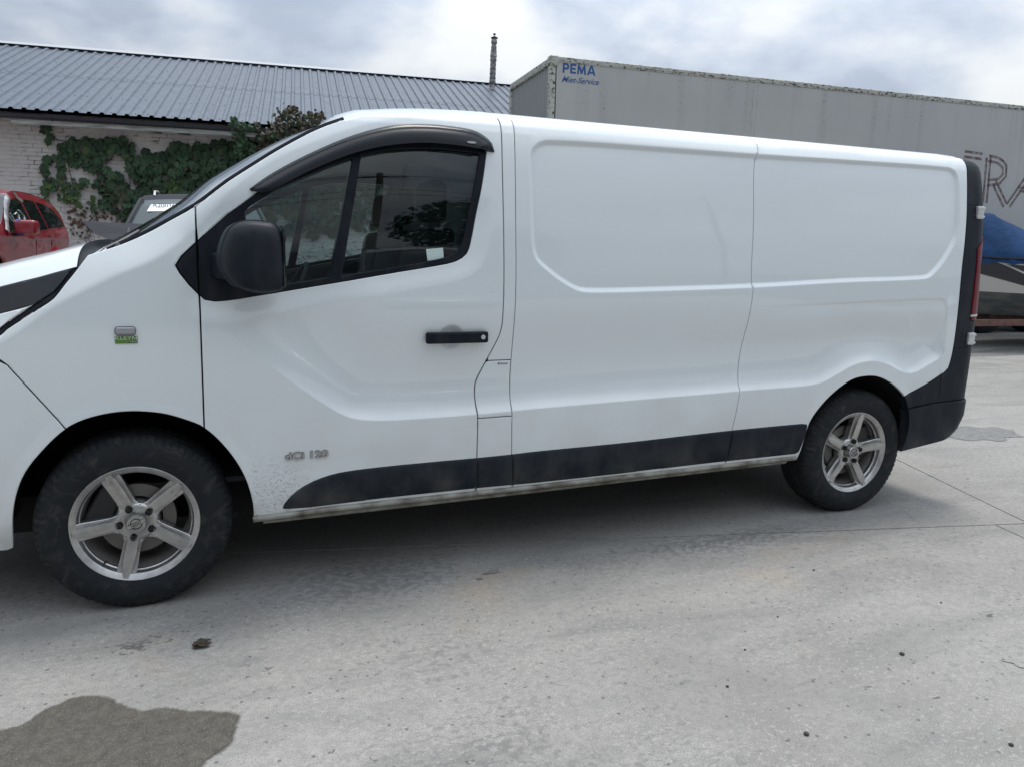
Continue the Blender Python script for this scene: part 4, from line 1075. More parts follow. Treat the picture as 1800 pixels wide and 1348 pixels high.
# wet patches
def wetmat():
    m = mat('damp_concrete', (.10, .095, .085), .5, spec=.4); n = NT(m); P = n.wpos()
    c = n.mix(n.ramp(n.noise(P, 30, 6, .65), .3, .7), (.058, .054, .046), (.115, .106, .088))
    c = n.mix(n.ramp(n.noise(P, 240, 2), .56, .7, 0, .8), c, (.20, .19, .17)); n.to('Base Color', c)
    n.to('Roughness', n.ramp(n.noise(P, 12, 4), .3, .7, .42, .75)); n.bump(n.noise(P, 180, 4, .7), .5, .004)
    return m
M['wet'] = wetmat()
M['damp'] = mat('drying_concrete', (.17, .17, .17), .7)
n = NT(M['damp']); n.to('Base Color', n.mix(n.ramp(n.noise(n.wpos(), 20, 5), .3, .7), (.13, .13, .13), (.22, .22, .215)))
def soft(m):
    m = m.copy(); n = NT(m); out = n.t.nodes['Material Output']
    at = n.n('ShaderNodeAttribute', attribute_name='core').outputs['Fac']
    P = n.wpos(); nz = n.math('ADD', n.math('MULTIPLY', n.noise(P, 42, 6, .7), .9), n.math('MULTIPLY', n.noise(P, 9, 4, .6), .5))
    f = n.ramp(n.math('ADD', at, n.math('MULTIPLY', nz, .8)), .62, .98)
    tr = n.n('ShaderNodeBsdfTransparent'); ms = n.n('ShaderNodeMixShader', {0: f})
    n.t.links.new(tr.outputs[0], ms.inputs[1]); n.t.links.new(n.b.outputs[0], ms.inputs[2]); n.t.links.new(ms.outputs[0], out.inputs[0]); return m
def patch(name, pts, z, m, rag=.012, label=None, top=None, feather=.045):
    P = smooth_line(pts, .02, True)
    if area(P) < 0: P = P[::-1]
    P = [(x+noise.noise(Vector((x*14, y*14, 1)))*rag+noise.noise(Vector((x*60, y*60, 5)))*rag*.5, y+noise.noise(Vector((x*14, y*14, 8)))*rag) for x, y in P]
    k = len(P)
    if max(p[0] for p in P)-min(p[0] for p in P) > .95 and feather < .05: O_ = inset(P, -feather*.35); I_ = inset(P, feather*.65)
    else:       # star-shaped spots: rings scaled about the middle never fold over
        mx_ = sum(p[0] for p in P)/k; my_ = sum(p[1] for p in P)/k
        O_ = [(mx_+(x-mx_)*1.04, my_+(y-my_)*1.04) for x, y in P]; I_ = [(mx_+(x-mx_)*.66, my_+(y-my_)*.66) for x, y in P]
    V = [(x, y, z) for x, y in O_]+[(x, y, z) for x, y in I_]
    o = mesh(name, V, [(i, (i+1) % k, (i+1) % k+k, i+k) for i in range(k)]+[tuple(range(k, 2*k))], soft(m))
    at = o.data.attributes.new('core', 'FLOAT', 'POINT')
    for i in range(2*k): at.data[i].value = 0. if i < k else 1.
    tag(o, kind='structure'); return o
def patch_hard(name, pts, z, m, rag=.012, label=None, top=None):
    P = smooth_line(pts, .02, True)
    V = [(x+noise.noise(Vector((x*14, y*14, 1)))*rag+noise.noise(Vector((x*60, y*60, 5)))*rag*.55, y+noise.noise(Vector((x*14, y*14, 8)))*rag+noise.noise(Vector((x*60, y*60, 7)))*rag*.45, z) for x, y in P]
    o = mesh(name, V, [tuple(range(len(V)))], m); tag(o, kind='structure'); return o
patch('damp_patch', [(-.60, -.80), (-.305, -.681), (-.245, -.672), (-.205, -.625), (-.184, -.61), (-.12, -.583), (-.056, -.603), (-.02, -.65), (.047, -.716), (.12, -.735), (.20, -.772), (.29, -.805), (.327, -.834), (.318, -.88), (.28, -.985), (.23, -1.035), (.20, -1.20), (-.1, -1.4), (-.6, -1.35)], .003, M['wet'], .016)
0 and patch('damp_edge', [(-.62, -.78), (-.305, -.661), (-.245, -.655), (-.21, -.612), (-.184, -.59), (-.12, -.565), (-.05, -.588), (-.005, -.64), (.05, -.698), (.12, -.715), (.20, -.755), (.30, -.785), (.345, -.83), (.335, -.885), (.30, -.985), (.248, -1.035), (.22, -1.20), (-.1, -1.42), (-.62, -1.37)], .0015, M['damp'], .014)
patch('damp_patch', [(5.62, 1.10), (5.72, 1.20), (5.82, 1.22), (5.92, 1.34), (6.15, 1.36), (6.22, 1.27), (6.36, 1.25), (6.42, 1.12), (6.30, 1.04), (6.26, .93), (6.08, .95), (5.95, .87), (5.80, .96), (5.70, .97)], .003, M['damp'], .035, feather=.10)
patch('damp_patch', [(10.4, 4.9), (11.2, 5.1), (12.2, 5.2), (12.4, 4.8), (11.2, 4.6), (10.5, 4.7)], .003, M['damp'], .02, feather=.1)
bl_ = random.Random(5)
for cx, cy, rx, ry_ in ((1.37, -.13, .035, .016), (1.30, -.17, .016, .01)):
    k = [(cx+rx*math.cos(t)*(1+.35*bl_.uniform(-1, 1)), cy+ry_*math.sin(t)*(1+.35*bl_.uniform(-1, 1))) for t in np.linspace(0, 2*math.pi, 9)[:-1]]
    patch('oil_spot', k, .003, M['damp'], .006, feather=.016)
for cr_pts in ([(3.823, -.054), (3.803, -.106), (3.764, -.169), (3.719, -.255)], [(2.80, -1.372), (2.829, -1.403), (2.823, -1.423), (2.86, -1.45)]):
    P = smooth_line(cr_pts, .008); V = []; F_ = []
    for i, (x, y) in enumerate(P):
        w_ = (.0022+.0014*noise.noise(Vector((x*60, y*60, 0))))*math.sin(math.pi*(i+.5)/len(P)); jx = .005*noise.noise(Vector((x*40, y*40, 3)))
        V += [(x+jx-w_, y+jx-w_, .001), (x+jx+w_, y+jx+w_, .001)]
    for i in range(len(P)-1): F_.append((2*i, 2*i+1, 2*i+3, 2*i+2))
    mesh('crack', V, F_, M['joint'], g)
# pebbles and scraps
M['stone'] = mat('dark_grit_stone', (.05, .048, .045), .8)
pebs = [((1.861, -1.47), .012, 'dark pebble lying below the middle of the van, nearest the lower picture edge'), ((2.507, -1.228), .012, 'dark round pebble on the concrete right of centre, in front of the rear wheel'), ((1.797, -1.19), .0075, 'small dark pebble alone on the pale concrete below the side panel'), ((2.734, -.561), .007, 'tiny dark pebble close to the long joint, left of the rear wheel'), ((2.387, -1.707), .010, 'dark pebble in the lower right corner of the yard'), ((2.0, -1.02), .006, 'tiny pebble on the concrete midway between joint and lower edge'), ((2.28, -.86), .006, 'tiny pebble below the rear end of the black sill'), ((3.0, -.98), .006, 'tiny pebble right of the other pebbles, below the rear wheel')]
for i, ((x, y), r, lb_) in enumerate(pebs):
    bm = bmesh.new(); bmesh.ops.create_icosphere(bm, subdivisions=2, radius=r*.68)
    for v in bm.verts: v.co *= 1+.35*noise.noise(v.co*90+Vector((i*3, 0, 0))); v.co.z *= .6
    o = frombm('pebble', bm, M['stone'], None, True); o.location = (x, y, r*.4); tag(o, lb_, 'pebble', 'pebbles on the concrete')
M['dryleaf'] = mat('dry_leaf', (.055, .045, .032), .85)
bm = bmesh.new()
for k in range(7):
    a = k*.9; r = .012+.012*(k % 3)/2
    cx, cy = .222+.018*math.cos(a)*(k/7+.3), -.373+.014*math.sin(a)
    p = [bm.verts.new((cx+r*math.cos(t+a)*1.3, cy+r*math.sin(t+a)*.6, .004+.012*abs(math.sin(t*1.5+a)))) for t in np.linspace(0, 2*math.pi, 8)[:-1]]
    bm.faces.new(p)
tag(frombm('dry_leaf', bm, M['dryleaf']), 'crumpled dry dark leaf lying on the concrete below the front wheel', 'leaf')
# raised standing behind the van where the two cars are parked
tr = box('raised_standing', -9, 3.6, 5.2, 13.55, -.02, .38, M['conc_far'], None, .01); tag(tr, kind='structure')

# ------------------------------------------------------------------ workshop building
BA = R(-6)
shop = empty('workshop_building', (-1.29, 13.2, 0), BA, 'long whitewashed brick workshop with grey ribbed metal roof and flue pipe behind the cars', 'building')
def brickmat():
    m = mat('whitewashed_brick', (.62, .60, .57), .85); n = NT(m); P = n.wpos()
    c = n.mix(n.ramp(n.noise(P, 1.3, 5), .3, .7), (.66, .655, .64), (.56, .545, .535))
    c = n.mix(n.ramp(n.noise(P, 14, 6, .65), .62, .74, 0, .35), c, (.36, .31, .29)); 
    z = n.n('ShaderNodeSeparateXYZ', {0: P}).outputs[2]
    wear = n.math('MULTIPLY', n.ramp(z, 2.35, 1.75), n.ramp(n.noise(n.scale(P, (12, 12, 20)), 1, 5, .7), .54, .60))
    c = n.mix(n.math('MULTIPLY', wear, .85), c, n.mix(n.ramp(n.noise(P, 4, 2), .45, .55), (.24, .09, .08), (.17, .15, .13)))
    n.to('Base Color', c); n.bump(n.noise(P, 45, 5), .6, .012); return m
M['brick'] = brickmat()
M['mortar'] = mat('painted_mortar', (.43, .41, .40), .95)
n = NT(M['mortar']); n.to('Base Color', n.mix(n.ramp(n.noise(n.wpos(), 2.6, 5, .65), .50, .60), (.57, .56, .545), (.17, .16, .155)))
wall = box('wall', -9, 24, .4475, .75, 0, 3.72, M['mortar'], shop)
gable = mesh('gable_wall', [(-9, .75, 3.7), (-9, 10.5, 3.7), (-9, 5.61, 5.85), (24, .75, 3.7), (24, 10.5, 3.7), (24, 5.61, 5.85)], [(0, 1, 2), (5, 4, 3)], M['brick'], shop)
box('rear_wall', -9, 24, 10.2, 10.5, 0, 3.7, M['brick'], shop); box('end_wall', -9, -8.7, .75, 10.2, 0, 3.7, M['brick'], shop); box('end_wall', 23.7, 24, .75, 10.2, 0, 3.7, M['brick'], shop)
# brick variants
bvars = []
rb_ = random.Random(3)
def brick_geo(bm, x, z, w=.247, h=.0685, seed=0):
    r = random.Random(seed)
    d = .006+r.uniform(-.005, .008)
    j = lambda a=.003: r.uniform(-a, a)
    c = [(x+j(), z+j(.002)), (x+w+j(), z+j(.002)), (x+w+j(), z+h+j(.002)), (x+j(), z+h+j(.002))]
    ins = .006
    ff_ = [(c[0][0]+ins, c[0][1]+ins*.8), (c[1][0]-ins, c[1][1]+ins*.8), (c[2][0]-ins, c[2][1]-ins*.8), (c[3][0]+ins, c[3][1]-ins*.8)]
    b = [bm.verts.new((p[0], 0.012, p[1])) for p in c]; m1 = [bm.verts.new((p[0], -d+.005, p[1])) for p in c]; f_ = [bm.verts.new((p[0], -d+j(.002), p[1])) for p in ff_]
    bm.faces.new((f_[0], f_[1], f_[2], f_[3]))
    for i in range(4):
        bm.faces.new((m1[i], m1[(i+1) % 4], f_[(i+1) % 4], f_[i])); bm.faces.new((b[i], b[(i+1) % 4], m1[(i+1) % 4], m1[i]))
for k in range(8):
    bm = bmesh.new(); brick_geo(bm, 0, 0, seed=k)
    me = bpy.data.meshes.new('brick'); bm.to_mesh(me); bm.free(); me.materials.append(M['brick']); bvars.append(me)
cand = []
for row in range(int(3.66/.0765)):
    z = .04+row*.0765
    for ci in range(-34, 93):
        x = ci*.257+(.128 if row % 2 else 0)+(.03*math.sin(row*1.7))
        cand.append((x, z, row, ci))
near_ = [c for c in cand if -2.45 < c[0] < .15 and 1.30 < c[1] < 3.63]
near_.sort(key=lambda c: abs(c[0]+1.35)+.25*abs(c[1]-2.5))
sel = near_[:300]; ss_ = set((c[2], c[3]) for c in sel)
for x, z, row, ci in sel:
    o = bpy.data.objects.new('brick', bvars[rb_.randrange(8)]); COL.objects.link(o); o.parent = shop; o.location = (x, .45, z); 
bm = bmesh.new()
for x, z, row, ci in cand:
    if (row, ci) in ss_ or not (-4 < x < 9) or z < .9: continue
    brick_geo(bm, x, z, seed=row*131+ci)
for v in bm.verts: v.co.y += .45
o = frombm('brickwork', bm, M['brick'], shop); o['kind'] = 'stuff'
# roof sheets
rm = mat('grey_coated_roof_sheet', (.15, .17, .20), .45, spec=.35); n = NT(rm); P = n.pos()
n.to('Base Color', n.mix(n.ramp(n.noise(n.scale(P, (1, 5, 1)), 2.2, 5), .3, .75), (.085, .108, .142), (.115, .142, .18)))
n.to('Roughness', n.ramp(n.noise(P, 6, 4), .3, .7, .36, .55)); M['roof'] = rm
E0 = Vector((0, -.06, 3.70)); E1 = Vector((0, 5.61, 6.0)); sl_ = (E1-E0); SL = sl_.length; sdir = sl_.normalized(); snor = Vector((0, -sdir.z, sdir.y))
PIT = .21
def sheet_mesh(L, seed):
    V, F_ = [], []
    prof = []
    for k in range(5):
        x = k*PIT
        prof += [(x, 0), (x+.090, 0), (x+.112, .031), (x+.160, .031), (x+.182, 0)]
    prof.append((5*PIT+.03, .0))
    ny = 2
    for i in range(ny+1):
        t = i/ny*L
        for x, h in prof: V.append((x, sdir.y*t+snor.y*h, sdir.z*t+snor.z*h))
    for i in range(ny):
        for k in range(len(prof)-1): a = i*len(prof)+k; F_.append((a, a+1, a+1+len(prof), a+len(prof)))
    me = bpy.data.meshes.new('roof_sheet'); me.from_pydata(V, [], F_); me.materials.append(rm); return me
Lh = SL*.52
sm = sheet_mesh(Lh, 0)
nx = 30
for i in range(nx):
    for r in (0, 1):
        o = bpy.data.objects.new('roof_sheet', sm); COL.objects.link(o); o.parent = shop
        off = snor*(.004 if r else 0.0)+snor*(.001*(i % 2))
        p = E0+sdir*(0 if r == 0 else SL-Lh)+off
        o.location = (-9+i*1.05, p.y, p.z); o.rotation_euler = (0, R(rb_.uniform(-.05, .05)), 0)
# fixing screws along the laps
bm = bmesh.new()
for i in range(-8, 92):
    for t in (.15, 1.3, Lh-.08, Lh+1.2):
        x = -9+(i+8)*PIT+.05
        if i > 80: continue
        p = E0+sdir*t+snor*.006
        (i*7+int(t*10)) % 3 and bbox(bm, x-.006, x+.006, p.y-.006, p.y+.006, p.z-.004, p.z+.006)
o = frombm('roof_screws', bm, M['steel'], shop); o['kind'] = 'stuff'
mesh('rear_roof_slope', [(-9, 5.61, 6.0), (22.5, 5.61, 6.0), (22.5, 10.9, 3.6), (-9, 10.9, 3.6)], [(0, 1, 2, 3)], rm, shop)
rc = mesh('ridge_cap', [(x, y, z) for x in (-9, 22.5) for y, z in ((5.40, 5.985), (5.61, 6.08), (5.85, 5.985))], [(0, 3, 4, 1), (1, 4, 5, 2)], mat('sky_sheen_ridge_metal', (.42, .45, .47), .5), shop)  # pale colour stands in for the sky reflected along the ridge
bm = bmesh.new(); bbox(bm, -9, 22.5, 5.43, 5.46, 5.86, 5.955); frombm('ridge_filler', bm, M['trim'], shop)
# gutter
gm = mat('dark_gutter', (.030, .034, .045), .35, spec=.5)
gp_ = [(.075*math.cos(t), .075*math.sin(t)) for t in np.linspace(math.pi, 2*math.pi, 9)]
V, F_ = [], []
for xi, x in enumerate((-9, 22.5)):
    for a, b in [(-.085, .0), (-.085, .008), (-.07, .008)]+gp_[0:]+[(.08, 0)]: V.append((x, -.10+a, 3.60+b))
k = len(V)//2
F_ = [(i, i+1, i+1+k, i+k) for i in range(k-1)]
gu = mesh('gutter', V, F_, gm, shop, True); gu.data.set_sharp_from_angle(angle=R(50))
for i in range(30):
    bm = bmesh.new(); x = -8.2+i*1.02
    pts = [(x, -.10+.081*math.cos(t), 3.60+.081*math.sin(t)) for t in np.linspace(math.pi, 2*math.pi, 7)]
    tube_bm(bm, pts, .010, 4); bbox(bm, x-.012, x+.012, -.03, .46, 3.59, 3.60)
    frombm('gutter_bracket', bm, gm, gu)
fm = mat('weathered_soffit_board', (.30, .34, .33), .7); n = NT(fm); n.to('Base Color', n.mix(n.ramp(n.noise(n.scale(n.pos(), (1, 8, 8)), 3, 5), .4, .65), (.60, .68, .67), (.3, .33, .33)))
box('soffit_board', -1.75, 22.5, -.03, .01, 3.455, 3.530, fm, shop, .003)
box('eave_plate', -9, 22.5, .0, .455, 3.60, 3.63, M['trim'], shop)
# flue
fl_m = mat('wrapped_flue_foil', (.34, .34, .34), .45, metal=.5); n = NT(fl_m); n.to('Base Color', n.mix(n.ramp(n.noise(n.pos(), 9, 5), .35, .65), (.36, .36, .36), (.13, .12, .12))); n.bump(n.noise(n.pos(), 18, 3), .6, .03)
prof = []; z = 0
rf = random.Random(2)
pts, rs = [], []
while z < 1.36:
    w_ = .075+rf.uniform(-.008, .010)
    pts += [(0, 0, z), (0, 0, z+.015), (0, 0, z+.10)]; rs += [.078, w_*1.12, w_+rf.uniform(-.006, .004)]; z += .115
flue = tube('flue_pipe', [(8.30+p[0]+.03*p[2], 4.9, 5.62+p[2]) for p in pts], rs, fl_m, shop, 14)
bm = bmesh.new(); tube_bm(bm, [(8.345, 4.9, 7.10), (8.345, 4.9, 7.14)], [.035, .035], 8); tube_bm(bm, [(8.345, 4.9, 7.10), (8.345, 4.9, 7.135)], .03, 8)
for k in range(4): bbox(bm, 8.345+.05*math.cos(k*1.57)-.006, 8.345+.05*math.cos(k*1.57)+.006, 4.9+.05*math.sin(k*1.57)-.006, 4.9+.05*math.sin(k*1.57)+.006, 6.95, 7.03)
tube_bm(bm, [(8.345, 4.9, 7.02), (8.345, 4.9, 7.035), (8.345, 4.9, 7.075)], [.10, .10, .02], 12)
frombm('flue_cap', bm, M['steel'], flue, True, 40)
bm = bmesh.new(); tube_bm(bm, [(8.30, 4.9, 5.60), (8.30, 4.88, 5.68), (8.30, 4.9, 5.78)], [.16, .11, .075], 12); frombm('flue_flashing', bm, fl_m, flue, True, 60)

# ------------------------------------------------------------------ vines
def leafmat(name, a, b):
    m = mat(name, a, .55, spec=.3); n = NT(m)
    inf = n.n('ShaderNodeObjectInfo').outputs['Random']; 
    c = n.mix(n.ramp(n.noise(n.wpos(), 5, 4), .35, .65), a, b)
    c = n.mix(n.math('MULTIPLY', inf, .5), c, tuple(q*1.5 for q in b)); n.to('Base Color', c)
    return m
M['leaf'] = leafmat('green_vine_leaf', (.018, .047, .028), (.046, .090, .045))
M['leafy'] = leafmat('light_green_vine_leaf', (.035, .07, .025), (.07, .115, .035))
M['leafb'] = leafmat('brownish_vine_leaf', (.035, .038, .024), (.075, .065, .045))
M['leafr'] = leafmat('reddish_vine_leaf', (.12, .05, .035), (.10, .08, .05))
M['stem'] = mat('vine_stem', (.05, .04, .032), .9)
LOB = [(0, -.48), (.22, -.52), (.30, -.30), (.52, -.22), (.40, .02), (.46, .24), (.20, .22), (.0, .56), (-.20, .22), (-.46, .24), (-.40, .02), (-.52, -.22), (-.30, -.30), (-.22, -.52)]
def leaf_geo(bm, c, s, rx, ry, rz):
    """lobed leaf hanging tip down, facing -y, cupped along the mid rib"""
    E_ = Matrix.Rotation(rz, 3, 'Z')@Matrix.Rotation(rx, 3, 'X')@Matrix.Rotation(ry, 3, 'Y')
    cen = bm.verts.new(Vector(c)+E_@Vector((0, -.0*s, 0)))
    vs_ = [bm.verts.new(Vector(c)+E_@Vector((x*s, .22*s*abs(x)+.10*s*max(0, y), -y*s))) for x, y in LOB]
    for i in range(len(vs_)): bm.faces.new((cen, vs_[i], vs_[(i+1) % len(vs_)]))
leafmeshes = []
for k in range(6):
    bm = bmesh.new(); leaf_geo(bm, (0, 0, 0), 1, 0, 0, 0)
    rk = random.Random(k)
    for v in bm.verts: v.co.x *= rk.uniform(.85, 1.1); v.co.y += .06*noise.noise(v.co*3+Vector((k, 0, 0)))
    me = bpy.data.meshes.new('leaf'); bm.to_mesh(me); bm.free(); leafmeshes.append(me)
def leafset(mn):
    out = []
    for me in leafmeshes:
        c = me.copy(); c.materials.append(M[mn]); out.append(c)
    return out
LS = {k: leafset(k) for k in ('leaf', 'leafy', 'leafb', 'leafr')}
IVY = [[-1.16, 3.24], [-.81, 3.31], [-.61, 3.33], [-.31, 3.31], [.03, 3.36], [.17, 3.26], [.36, 3.2], [.59, 3.07], [.78, 3.26], [.96, 3.36], [1.23, 3.3], [1.71, 3.40], [2.35, 3.46], [3.61, 3.5], [6.2, 3.5], [6.2, 1.9], [3.56, 1.55], [1.78, 1.51], [.72, 1.48], [-.12, 1.73], [-.27, 1.93], [-.42, 1.98], [-.6, 2.09], [-.43, 2.21], [-.64, 2.41], [-.73, 2.63], [-.85, 2.7], [-.99, 2.81], [-1.1, 2.94], [-1.22, 2.99]]
HOLE = [[-.33, 3.0], [-.01, 3.04], [.08, 2.74], [.21, 2.45], [.08, 2.31], [-.12, 2.66], [-.38, 2.78]]
rl = random.Random(11)
pts = []
tries = 0
while len(pts) < 2500 and tries < 80000:
    tries += 1
    x = rl.uniform(-1.3, 6.2); z = rl.uniform(1.45, 3.5)
    if not inside([x], [z], IVY)[0] or inside([x], [z], HOLE)[0]: continue
    if x > 2.6 and rl.random() < .45: continue
    e_ = float(seg_dist([x], [z], IVY, True)[0])
    if e_ < .035: continue
    if noise.noise(Vector((x*2.2, z*2.2, 4))) < -.38 and e_ < .25 and rl.random() < .8: continue
    dep = min(.26, .05+.5*e_)*(.35+.65*rl.random())*(.7+.6*noise.noise(Vector((x*2.6, z*2.6, 0))))
    pts.append((x, .42-abs(dep), z))
for (x, z, n_, sp_) in ((-1.30, 2.85, 5, .05), (-1.36, 2.68, 5, .05), (-1.38, 2.5, 4, .04), (-1.40, 2.32, 6, .06), (-1.38, 2.22, 6, .06), (-1.12, 2.45, 8, .08), (-1.02, 2.30, 10, .09), (-.90, 2.26, 6, .07), (-.95, 2.16, 4, .03), (-.86, 2.05, 2, .03), (-1.10, 2.65, 6, .06), (-.85, 2.45, 8, .08), (-1.29, 3.40, 5, .05), (-1.37, 3.38, 3, .03), (-1.31, 3.19, 2, .02), (-1.2, 3.34, 2, .04), (-.55, 2.08, 5, .06), (-1.15, 2.9, 6, .07), (.9, 2.3, 20, .12), (.95, 2.0, 20, .10), (.93, 1.75, 15, .08)):
    for _ in range(n_): pts.append((x+rl.gauss(0, sp_), .42-rl.uniform(.02, .10), z+rl.gauss(0, sp_)))
vine = empty('climbing_vine', (-1.29, 13.2, 0), BA, 'dense dark green vine climbing over the white brick wall under the gutter', 'vine')
def kind_of_leaf(x, z):
    if x < -.8 and z < 2.45 or (.8 < x < 1.02 and z < 2.6): return 'leafy' if rl.random() < .7 else 'leaf'
    if -.25 < x < .25 and z < 2.6: return 'leafb' if rl.random() < .25 else 'leaf'
    return 'leaf' if rl.random() < .9 else rl.choice(('leafy', 'leafb'))
vis_ = sorted(range(len(pts)), key=lambda i: pts[i][1]+(0 if pts[i][0] < 1.6 else 5)-(.5 if pts[i][0] < -.75 else 0)-(.1 if seg_dist([pts[i][0]], [pts[i][2]], IVY, True)[0] < .08 else 0))
big = set(vis_[:300])
sbm = {k: bmesh.new() for k in LS}
for i, (x, y, z) in enumerate(pts):
    s = rl.choice((rl.uniform(.09, .13), rl.uniform(.13, .20))); kd = kind_of_leaf(x, z); rx, ry, rz = rl.uniform(-.7, .25), rl.uniform(-.7, .7), rl.uniform(-.6, .6)
    if i in big:
        o = bpy.data.objects.new('leaf', rl.choice(LS[kd])); COL.objects.link(o); o.parent = vine; o.location = (x, y, z); o.rotation_euler = (rx, ry, rz); o.scale = (s, s, s)
    else: leaf_geo(sbm[kd], (x, y, z), s, rx, ry, rz)
for k, b in sbm.items():
    o = frombm('foliage', b, M[k], vine); o['kind'] = 'stuff'
bm = bmesh.new()
for (a, b, c) in (((-1.3, 3.42), (-1.2, 3.28), (-1.0, 3.24)), ((-1.35, 2.9), (-1.38, 2.6), (-1.36, 2.25)), ((-.05, 3.3), (.0, 2.9), (.06, 2.5)), ((.3, 2.35), (.15, 2.2), (0, 2.0)), ((-.28, 3.2), (-.2, 3.05), (-.35, 2.85)), ((-1.0, 2.85), (-.95, 2.5), (-.9, 2.1)), ((.0, 3.38), (-.08, 3.3), (-.2, 3.2)), ((2.5, 3.5), (2.3, 2.6), (2.0, .4)), ((1.2, 3.2), (1.1, 2.2), (1.2, .4)), ((-.1, 2.6), (.5, 1.6), (.9, .4))):
    tube_bm(bm, [(p[0], .40, p[1]) for p in smooth_line([a, b, c], .06)], .007, 5)
frombm('stem', bm, M['stem'], vine)
# fallen / dead remains of vine at the wall foot, reddish
rv = random.Random(4)
dv = empty('withered_vine', (-1.29, 13.2, 0), BA, 'sparse reddish withered vine leaves clinging low on the white brick wall', 'vine')
for i in range(150):
    x = rv.uniform(-1.05, .35); z = rv.uniform(1.45, 2.02)
    if z > 2.02-.25*abs(x+.4)+.1: continue
    o = bpy.data.objects.new('leaf', rv.choice(LS['leafr'] if rv.random() < .7 else LS['leafb'])); COL.objects.link(o); o.parent = dv; s = rv.uniform(.04, .085)
    o.location = (x, .415-rv.uniform(0, .02), z); o.rotation_euler = (rv.uniform(-.5, .3), rv.uniform(-1.5, 1.5), rv.uniform(-.6, .6)); o.scale = (s, s, s)
bm = bmesh.new()
for k in range(7):
    x0 = rv.uniform(-.9, .2); tube_bm(bm, [(x0+.25*noise.noise(Vector((k, z*3, 0))), .43, z) for z in np.linspace(.4, 1.95, 14)], .004, 4)
frombm('stem', bm, M['stem'], dv)
# vine hanging over the eave
ev = empty('eave_vine', (-1.29, 13.2, 0), BA, 'brownish vine tuft growing over the gutter onto the metal roof edge', 'vine')
BUSH = [(2.70, 3.35, .12), (2.75, 3.55, .14), (2.85, 3.70, .13), (2.98, 3.80, .12), (3.05, 3.92, .10), (3.13, 3.98, .06), (3.15, 3.75, .16), (3.35, 3.78, .15), (3.5, 3.85, .11), (3.62, 3.90, .06), (3.0, 3.5, .2), (3.3, 3.5, .2), (3.6, 3.65, .14), (2.5, 3.42, .08), (2.45, 3.62, .06), (2.30, 3.60, .07), (2.15, 3.62, .06), (2.05, 3.60, .06), (2.02, 3.72, .035), (2.12, 3.40, .09), (2.16, 3.28, .09), (2.1, 3.15, .08), (2.5, 3.2, .15), (2.8, 3.15, .2), (3.2, 3.2, .2)]
bl3 = []
for (x, z, r) in BUSH:
    for _ in range(int(12+r*190)):
        bl3.append((x+rv.gauss(0, r*.6), -.12-abs(rv.gauss(0, .10))+(.15 if z < 3.5 else 0), z+rv.gauss(0, r*.6)))
sb2 = {'leafb': bmesh.new(), 'leaf': bmesh.new()}
order = sorted(range(len(bl3)), key=lambda i: bl3[i][1]); bigs = set(order[:220])
for i, (x, y, z) in enumerate(bl3):
    s = rv.uniform(.05, .10); kd = 'leafb' if (x > 2.4 and rv.random() < .85) else 'leaf'
    if i in bigs:
        o = bpy.data.objects.new('leaf', rv.choice(LS[kd])); COL.objects.link(o); o.parent = ev; o.location = (x, y, z); o.rotation_euler = (rv.uniform(-.9, .5), rv.uniform(-1, 1), rv.uniform(-.8, .8)); o.scale = (s, s, s)
    else: leaf_geo(sb2[kd], (x, y, z), s, rv.uniform(-.9, .5), rv.uniform(-1, 1), rv.uniform(-.8, .8))
for k, b in sb2.items():
    o = frombm('foliage', b, M[k], ev); o['kind'] = 'stuff'
bm = bmesh.new()
for l in ([(2.9, .38, 2.6), (2.85, .1, 3.3), (2.9, -.15, 3.6), (3.12, -.2, 4.0)], [(2.9, .3, 3.0), (3.2, -.15, 3.6), (3.6, -.2, 3.93)], [(2.7, .3, 3.2), (2.4, -.18, 3.6), (2.02, -.2, 3.74)], [(2.1, .2, 3.0), (2.1, -.18, 3.4), (2.15, -.2, 3.6)]): tube_bm(bm, l, .008, 5)
frombm('stem', bm, M['stem'], ev)

